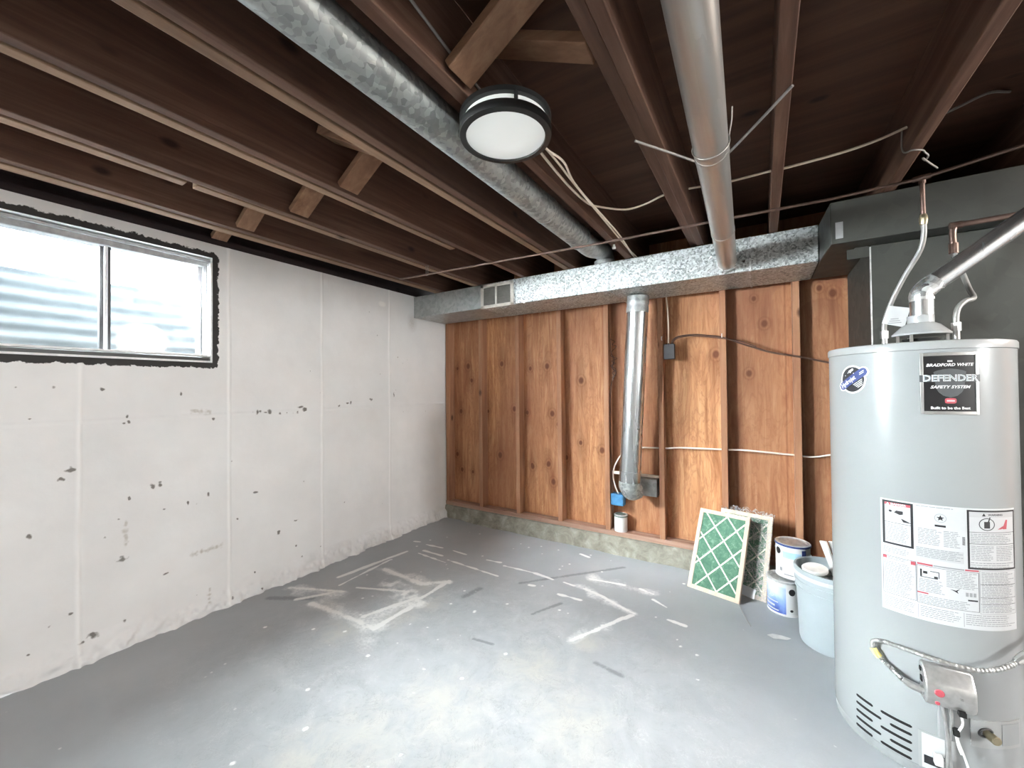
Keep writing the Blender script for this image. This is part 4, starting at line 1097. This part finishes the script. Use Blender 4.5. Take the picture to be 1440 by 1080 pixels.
# --- gas connector hose (own thing)
gc = thing('gas_connector', 'silver corrugated gas hose looping in front of the heater to the valve', 'hose', (3.15, -1.29, .38))
P0 = [G @ Vector(p) for p in ((-.062, .026, .298), (-.085, .024, .302), (-.103, .020, .310))]
hose = [P0[-1]]
for a, dr, z in ((-118.0, .020, .322), (-122.5, .020, .333), (-126.5, .022, .352), (-128.2, .022, .368), (-126.8, .024, .388), (-122, .026, .400), (-115, .028, .405), (-106, .030, .406), (-96, .034, .404), (-86, .036, .402), (-76, .036, .402), (-68, .036, .410), (-60, .036, .424), (-54, .036, .440)):
    hose.append(Vector((HC[0] + (HR + dr) * math.cos(R_(a)), HC[1] + (HR + dr) * math.sin(R_(a)), z)))
sp = smooth_path(hose, 14)
rs = [.0066 + .0009 * math.cos(i * 1.9) for i in range(len(sp))]
MB().tube(sp, rs, 14).build('hose', 'chrome', gc)
s = MB(); s.tube(P0, [.012, .013, .0085], 8); s.build('inlet_union', 'valve', gc); s = MB(); e = hose[-1]; d = (hose[-1] - hose[-2]).normalized(); s.tube([e - d * .01, e + d * .012, e + d * .03, e + d * .055, e + d * .055 + Vector((.09, .05, .03))], [.009, .0125, .0125, .0095, .0085], 10)
s.build('end_fitting', 'valve', gc)
k0 = int(len(sp) * .20)
s = MB(); s.tube(sp[k0 - 6:k0 + 12], .0098, 10)
s.build('yellow_tag', 'yellow', gc)
# --- burner parts under the valve
s = MB(); s.tube([G @ Vector(p) for p in ((.002, .030, .270), (.004, .030, .225), (.000, .022, .15), (.004, .02, .06))], .005, 8, smooth=5); s.tube([G @ Vector(p) for p in ((-.016, .028, .27), (-.010, .032, .22), (-.004, .028, .14), (-.006, .02, .06))], .0042, 8, smooth=5); s.build('burner_tube', 'valve', W)
s = MB(); s.tube([G @ Vector(p) for p in ((.020, .046, .266), (.024, .044, .235), (.014, .036, .19), (.030, .036, .13), (.050, .03, .05))], .0030, 6, smooth=5); s.tube([G @ Vector(p) for p in ((.010, .036, .20), (.016, .034, .16), (.024, .030, .135))], .0026, 6, smooth=4); s.build('white_lead', 'white', W)
s = MB(); s.tube([G @ Vector(p) for p in ((.012, .036, .212), (.013, .036, .192))], .008, 8); s.build('lead_grommet', 'blackflat', W)
s = MB(); s.box(-.034, -.014, .012, .030, .075, .105, G); s.build('lead_plug', 'white', W, bevel=.002)
s = MB(); s.box(-.022, -.002, .010, .022, .16, .262, G); s.build('valve_bracket', 'enamel2', W, bevel=.002)
s = MB(); s.cylpatch(HC, HR + .0001, -104.4, -84.5, .034, .150, .002); s.build('access_panel', 'enamel2', W)
s = MB(); s.cylpatch(HC, HR + .0022, -102.5, -90.5, .036, .145, .0004); pl = s.build('panel_label', 'paper', W)
s = MB(); s.cylpatch(HC, HR + .0027, -101.5, -91, .052, .078, .0003); s.cylpatch(HC, HR + .0027, -94, -90.8, .078, .090, .0003); s.build('label_band', 'ink', pl)
s = MB(); s.cylpatch(HC, HR + .0001, -76.5, -41, .150, .232, .003); dp = s.build('drain_plate', 'enamel2', W)
s = MB(); s.cylpatch(HC, HR + .0032, -57.4, -43, .160, .224, .001); s.build('plate_cover', 'enamel', dp)
Dm = frame_at(-67, HR)
dv = MB(); disc(dv, Dm, 0, .003, .195, .013, .030); dvo = dv.build('drain_valve', 'brass', W)
s = MB(); rg_ = [Dm @ Vector((-.012 + .017 * math.cos(2 * PI * k / 20), .012 + .004 * math.sin(2 * PI * k / 20), .203 + .015 * math.sin(2 * PI * k / 20))) for k in range(21)]
s.tube(rg_, .0032, 8); s.build('drain_handle', 'darkbox', dvo)
# --- draft hood and nipples
hood3 = (HC[0] + .024, HC[1], 0)
hd = MB().lathe([(.001, 1.440), (.078, 1.440), (.079, 1.446), (.052, 1.476), (.036, 1.486), (.036, 1.512), (.001, 1.512)], hood3, 48).build('draft_hood', 'enamel2', W)
s = MB(); s.lathe([(.001, 1.411), (.050, 1.411), (.050, 1.428), (.001, 1.428)], hood3, 32); s.build('flue_collar', 'blackflat', hd)
for a in (-125, -15, 105, 190):
    x, y = hood3[0] + .066 * math.cos(R_(a)), hood3[1] + .066 * math.sin(R_(a))
    s = MB(); s.box(x - .004, x + .004, y - .004, y + .004, 1.404, 1.445); s.build('hood_leg', 'chrome', hd)
for x, y in ((3.117, -.847), (3.281, -.993)):
    s = MB(); s.tube([(x, y, 1.400), (x, y, 1.452)], .0095, 12); nb = s.build('nipple', 'chrome', W)
    s = MB(); s.lathe([(.010, 1.402), (.022, 1.403), (.022, 1.409), (.010, 1.412)], (x, y, 0), 20); s.build('nipple_washer', 'blackflat', nb)
# --- flue
t = thing('flue_pipe', 'shiny metal flue pipe bending from the draft hood up to the right', 'pipe', (HC[0], HC[1], 1.513))
cx, cy = HC[0] + .028, HC[1]
MB().tube([(cx, cy, 1.513), (cx, cy, 1.572)], .0325, 32).build('flue_collar', 'pipe', t)
s = MB(); s.tube([(cx, cy, 1.568), (cx, cy, 1.590), (cx + .014, cy, 1.612), (cx + .040, cy, 1.634)], .034, 28, smooth=3); s.build('elbow', 'foil', t, angle=12)
s = MB(); s.tube([(cx + .036, cy, 1.631), (cx + .44, cy + .02, 1.965)], .0325, 32); s.build('flue_run', 'pipe', t)
# paper tag on hose
tg_ = MB(); q = [Vector((3.127, -.876, 1.581)), Vector((3.190, -.874, 1.565)), Vector((3.172, -.875, 1.490)), Vector((3.104, -.878, 1.511))]
q = q + [p + Vector((0, .0012, 0)) for p in q]
tg_.add(q, [(0, 1, 2, 3), (7, 6, 5, 4), (0, 4, 5, 1), (1, 5, 6, 2), (2, 6, 7, 3), (3, 7, 4, 0)])
t = thing('paper_tag', 'white paper tag tied to the grey hose above the heater', 'tag', (3.127, -.874, 1.555))
tg_.build('card', 'paper', t, shade=False)
s = MB()
for k in range(3): s.box(3.122 + .004 * k, 3.162 - .004 * k, -.8805, -.8790, 1.508 + k * .008, 1.511 + k * .008)
s.build('tag_print', 'inkgrey', t)
s = MB(); s.tube([(3.140, -.875, 1.575), (3.142, -.860, 1.585), (3.132, -.850, 1.57)], .001, 5); s.build('tie', 'wire', t)

# ================================================================== AIR FILTERS
def air_filter(lab, bl, u, v, w, h, thick, wrapped):
    u = Vector(u).normalized(); v = Vector(v); v = (v - u * v.dot(u)).normalized(); nrm = u.cross(v)    # nrm points out of the front
    t = thing('air_filter', lab, 'air filter', bl, 'furnace air filters against the stud wall')
    mat = Matrix((u, -nrm, v)).transposed()
    t.rotation_euler = mat.to_euler()
    b = .024
    f = MB()
    f.box(0, b, 0, thick, 0, h); f.box(w - b, w, 0, thick, 0, h); f.box(b, w - b, 0, thick, 0, b); f.box(b, w - b, 0, thick, h - b, h)
    f.build('cardboard_frame', 'card', t, local=True, bevel=.0015)
    MB().box(b, w - b, .006, thick - .004, b, h - b).build('filter_media', 'media', t, local=True)
    g = MB(); iw, ih = w - 2 * b, h - 2 * b
    du, dv = iw / 2.0, ih / 3.0
    def clip(p, q):
        d = (q[0] - p[0], q[1] - p[1]); t0, t1 = 0., 1.
        for a, dd, hi in ((p[0], d[0], iw), (p[1], d[1], ih)):
            for s_, lim in ((-dd, a), (dd, hi - a)):
                if abs(s_) < 1e-9:
                    if lim < 0: return None
                else:
                    r = lim / s_
                    if s_ < 0: t0 = max(t0, r)
                    else: t1 = min(t1, r)
        if t0 >= t1 - .02: return None
        return (p[0] + d[0] * t0, p[1] + d[1] * t0), (p[0] + d[0] * t1, p[1] + d[1] * t1)
    for k in range(-6, 9):
        for sgn in (1, -1):
            p = (k * du + .02, ih if sgn > 0 else ih); L_ = 8
            r = clip(p, (p[0] + sgn * du * L_, p[1] - dv * L_))
            if r:
                (x0, y0), (x1, y1) = r
                g.bar((b + x0, .0035 + .0008 * (sgn > 0), b + y0), (b + x1, .0035 + .0008 * (sgn > 0), b + y1), (0, 1, 0), .003, .0072)
    g.build('card_lattice', 'cream', t, local=True)
    if wrapped:
        m = MB(); nu, nv = 14, 22; base_i = 0
        for j in range(nv + 1):
            for i in range(nu + 1):
                x = -.006 + (w + .012) * i / nu; z = .0 + (h + .03) * j / nv
                y = -.003 - .004 * abs(math.sin(i * 2.3 + j * 1.1)) - .006 * random.random()
                if j > nv - 3: y += .02 * (j - nv + 3) * random.uniform(.3, 1); z += random.uniform(-.012, .012)
                m.v.append(Vector((x, y, z)))
        for j in range(nv):
            for i in range(nu): a = j * (nu + 1) + i; m.f.append((a, a + 1, a + nu + 2, a + nu + 1))
        m.build('plastic_wrap', 'film', t, local=True, angle=180)
        s = MB(); s.box(w * .45, w * .80, -.016, -.014, .03, .085, Matrix.Rotation(R_(8), 4, 'Y')); s.build('paper_slip', 'paper', t, local=True)
    return t
air_filter('unwrapped green air filter in a card frame leaning in front of the wrapped one', (2.267, -.306, .004), (.282, -.076, 0), (.055, .215, .443), .300, .500, .024, False)
air_filter('plastic wrapped green air filter leaning on the studs behind the unwrapped one', (2.400, -.222, .004), (.285, -.062, 0), (.026, .205, .44), .295, .492, .024, True)

# ================================================================== CANS, PAIL
def paint_can(lab, c, r, h, style, rot):
    t = thing('paint_can', lab, 'paint can', c)
    x, y, z = c
    MB().lathe([(.001, z), (r - .001, z), (r + .0012, z + .002), (r + .0012, z + .006), (r - .001, z + .008), (r - .001, z + h - .012), (r + .002, z + h - .009), (r + .003, z + h - .003), (r, z + h), (r - .006, z + h), (r - .008, z + h - .006), (r - .012, z + h - .006), (.001, z + h - .006)], (x, y, 0), 64).build('can_body', 'white' if style != 'small' else 'lid', t)
    lid = MB().lathe([(.001, z + h - .0055), (r - .013, z + h - .0055), (r - .011, z + h - .001), (r - .017, z + h - .001), (r - .020, z + h - .004), (.001, z + h - .004)], (x, y, 0), 64).build('lid', 'tin' if style != 'small' else 'greencap', t)
    if style == 'small':
        MB().cylpatch((x, y), r - .0008, 0, 360, z + h - .016, z + h - .004, .0035, 8).build('rim', 'greencap', t)
        MB().cylpatch((x, y), r - .0008, 0, 360, z + .012, z + h - .022, .0008, 8).build('label', 'white', t)
        return t
    MB().cylpatch((x, y), r + .0005, 0, 360, z + h - .012, z + h - .002, .003, 6).build('rim', 'navy' if style == 'top' else 'tin', t)
    if style == 'bottom':
        MB().cylpatch((x, y), r - .0005, rot - 70, rot + 18, z + .012, z + h - .018, .0008, 5).build('blue_label', 'labelblue', t)
        s = MB()
        F = lambda a0, z0: (lambda px, py, d=0: (x + (r + .0006 + d) * math.cos(R_(a0) + px / r), y + (r + .0006 + d) * math.sin(R_(a0) + px / r), z0 + py))
        for a in (rot - 46, rot - 32):
            for k in range(16):
                p, q = R_(22.5 * k), R_(22.5 * k + 22.5)
                s.poly([(.011 * math.cos(p), .014 * math.sin(p)), (.014 * math.cos(p), .017 * math.sin(p)), (.014 * math.cos(q), .017 * math.sin(q)), (.011 * math.cos(q), .014 * math.sin(q))], F(a, z + .105), .0003)
        for a0, a1, zz, hh in ((-62, -8, .064, .006), (-62, -20, .040, .010), (-56, -6, .020, .007)):
            s.cylpatch((x, y), r + .0006, rot + a0, rot + a1, z + zz, z + zz + hh, .0003, 5)
        s.build('label_print', 'paper', t, shade=False)
        s = MB(); s.poly(ring_pts(.016, .018, 20), F(rot + 38, z + .135), .0004); s.poly(ring_pts(.008, .007, 12), F(rot + 36, z + .035), .0004); s.build('label_dot', 'ink', t, shade=False)
    else:
        F = lambda a0, z0: (lambda px, py, d=0: (x + (r + .0004 + d) * math.cos(R_(a0) + px / r), y + (r + .0004 + d) * math.sin(R_(a0) + px / r), z0 + py))
        s = MB(); s.poly(ring_pts(.017, .019, 20), F(rot - 42, z + h - .045), .0004); s.build('label_dot', 'ink', t, shade=False)
        s = MB(); s.cylpatch((x, y), r + .0002, rot - 22, rot + 40, z + h - .075, z + h - .040, .0006, 5); s.build('label_stripe', 'lightblue', t)
        s = MB(); s.cylpatch((x, y), r + .0004, rot + 42, rot + 58, z + h - .055, z + h - .022, .0006, 5); s.build('label_block', 'navy', t)
        s = MB(); s.cylpatch((x, y), r + .0004, rot - 34, rot - 24, z + .035, z + .055, .0006, 5); s.cylpatch((x, y), r + .0004, rot - 18, rot + 14, z + .02, z + .026, .0006, 5); s.build('label_print', 'inkgrey', t)
    for a in (rot - 100, rot + 80):
        s = MB(); ca, sa = math.cos(R_(a)), math.sin(R_(a))
        s.tube([(x + (r - .001) * ca, y + (r - .001) * sa, z + h * .72), (x + (r + .008) * ca, y + (r + .008) * sa, z + h * .72)], .007, 10); s.build('handle_ear', 'chrome', t)
    return t
paint_can('lower paint can with blue label, standing on the floor beside the pail', (2.778, -.310, .0005), .0825, .188, 'bottom', -105)
paint_can('upper paint can with white label and dark blue rim, stacked on the lower can', (2.822, -.268, .190), .0825, .188, 'top', -105)
paint_can('small white can with grey green lid on the sole plate under the blue box', (1.746, .036, .1585), .049, .128, 'small', -90)

t = thing('pail', 'large pale blue plastic pail between the paint cans and the heater', 'bucket', (2.962, -.565, 0))
PX, PY = 2.962, -.565
outer = [(.118, .002), (.128, .004), (.132, .02), (.142, .262), (.147, .264), (.147, .272), (.1435, .275), (.1445, .296), (.1495, .298), (.1495, .306), (.146, .309), (.1475, .345), (.152, .348), (.153, .362), (.151, .368), (.146, .369), (.143, .366), (.141, .30), (.138, .25)]
MB().lathe(outer, (PX, PY, 0), 72).build('pail_body', 'bucket', t)
MB().cylpatch((PX, PY), .1478, 0, 360, .330, .349, .0045, 6).build('pail_rim', 'bucketrim', t, bevel=.0015)
mb = MB(); nn = 30
for j in range(7):
    for k in range(nn):
        rr = .137 * j / 6
        mb.v.append(Vector((PX + rr * math.cos(2 * PI * k / nn), PY + rr * math.sin(2 * PI * k / nn), .318 + random.uniform(-.012, .012))))
for j in range(6):
    for k in range(nn): mb.f.append((j * nn + k, j * nn + (k + 1) % nn, (j + 1) * nn + (k + 1) % nn, (j + 1) * nn + k))
o = mb.build('rubble', 'murk', None, angle=10); tag(o, 'grey debris filling the pale blue pail', 'debris', kind='stuff')
mrot = Matrix.Rotation(R_(6), 3, 'X') @ Matrix.Rotation(R_(-5), 3, 'Y')
tag(MB().lathe([(.001, 0), (.050, .0), (.052, .003), (.052, .014), (.048, .017), (.040, .014), (.001, .014)], (2.893, -.622, .366), 40, mrot).build('jar_lid', 'lid'), 'round white lid lying on the pail rim', 'lid')
for k, (dx_, lab) in enumerate(((0, 'leftmost white board standing in the pail'), (.034, 'middle white board standing in the pail'), (.062, 'rightmost white board standing in the pail, next to the heater'))):
    s = MB(); a = Vector((2.985 + dx_ * .9, -.56 - .012 * k, .325)); b = Vector((2.934 + dx_, -.532 - .015 * k, .488 + .008 * k))
    s.bar(a, b, (.45, -.9, .1), .048, .010)
    tag(s.build('trim_board', 'lid', bevel=.002), lab, 'board', 'white boards in the pail')
s = MB(); s.poly([(2.692, -.640), (2.72, -.655), (2.775, -.636), (2.792, -.617), (2.755, -.610), (2.715, -.616)], lambda x, y, d: (x, y, .0025 + d + .05 * max(0, x - 2.76) * .5), .003)
tag(s.build('wood_splinter', 'lid'), 'white sliver of wood on the floor before the paint cans', 'splinter')
s = MB(); s.tube([(2.560, -.40, .006), (2.585, -.50, .005), (2.62, -.60, .006)], .0018, 5); tag(s.build('loose_string', 'wire'), 'thin loose string on the floor in front of the wrapped filter', 'string')

# ================================================================== LIGHT
world = bpy.data.worlds.new('sky'); sc.world = world; world.use_nodes = True
bg = world.node_tree.nodes['Background']
bg.inputs[0].default_value = (.93, .97, 1.0, 1); bg.inputs[1].default_value = 6.0
def sun(name, direction, strength, angle, color=(1, 1, 1)):
    l = bpy.data.lights.new(name, 'SUN'); l.energy = strength; l.angle = R_(angle); l.color = color
    o = bpy.data.objects.new(name, l); COL.objects.link(o)
    o.rotation_euler = Vector(direction).to_track_quat('-Z', 'Y').to_euler(); o.location = (-3, -3, 5)
    return o
sun('sky_glow_high', (1.05, .95, -1.45), 35, 60, (.94, .98, 1.))
sun('sky_glow_low', (.48, .88, -.22), 160, 52, (.97, .99, 1.))
def portal(y0, y1):
    l = bpy.data.lights.new('daylight_portal', 'AREA'); l.shape = 'RECTANGLE'; l.size = .6; l.size_y = y1 - y0
    l.cycles.is_portal = True
    o = bpy.data.objects.new('daylight_portal', l); COL.objects.link(o)
    o.location = (-.125, (y0 + y1) / 2, (WZ0 + WZ1) / 2); o.rotation_euler = (0, -PI / 2, 0)
portal(WY0, WY1); portal(V0, V1)
def bulb(loc, e, size, color):  # lamps out of view, serving as fill light
    l = bpy.data.lights.new('fill_lamp', 'POINT'); l.energy = e; l.shadow_soft_size = size; l.color = color
    o = bpy.data.objects.new('fill_lamp', l); COL.objects.link(o); o.location = loc
bulb((1.3, -4.4, 1.9), 5, .12, (.98, .99, 1.))
bulb((4.75, -.95, 2.0), 50, .25, (1., .95, .88))
bulb((7.75, -2.7, 1.95), 175, .25, (.97, .99, 1.))  # added fill with no known source, evens out the left wall

# ================================================================== CAMERA
cam = bpy.data.cameras.new('camera'); cam.sensor_width = 36; cam.sensor_fit = 'HORIZONTAL'
cam.lens = 564.92 / 1440 * 36; cam.clip_start = .01
co = bpy.data.objects.new('camera', cam); COL.objects.link(co)
yaw, pitch, roll = R_(-31.8794), R_(.7490), R_(-.5046)
fwd = Vector((math.sin(yaw) * math.cos(pitch), math.cos(yaw) * math.cos(pitch), math.sin(pitch)))
right = Vector((math.cos(yaw), -math.sin(yaw), 0)); up = right.cross(fwd)
r2 = right * math.cos(roll) + up * math.sin(roll); u2 = up * math.cos(roll) - right * math.sin(roll)
co.matrix_world = Matrix((( r2.x, u2.x, -fwd.x, 2.687), (r2.y, u2.y, -fwd.y, -3.054), (r2.z, u2.z, -fwd.z, 1.2572), (0, 0, 0, 1)))
sc.camera = co
vs_ = sc.view_settings
vs_.view_transform = 'Standard'; vs_.look = 'None'; vs_.gamma = 1; vs_.use_curve_mapping = False; vs_.exposure = 1.42
sc.cycles.use_denoising = True
sc.cycles.diffuse_bounces = 8; sc.cycles.max_bounces = 14; sc.cycles.transparent_max_bounces = 12
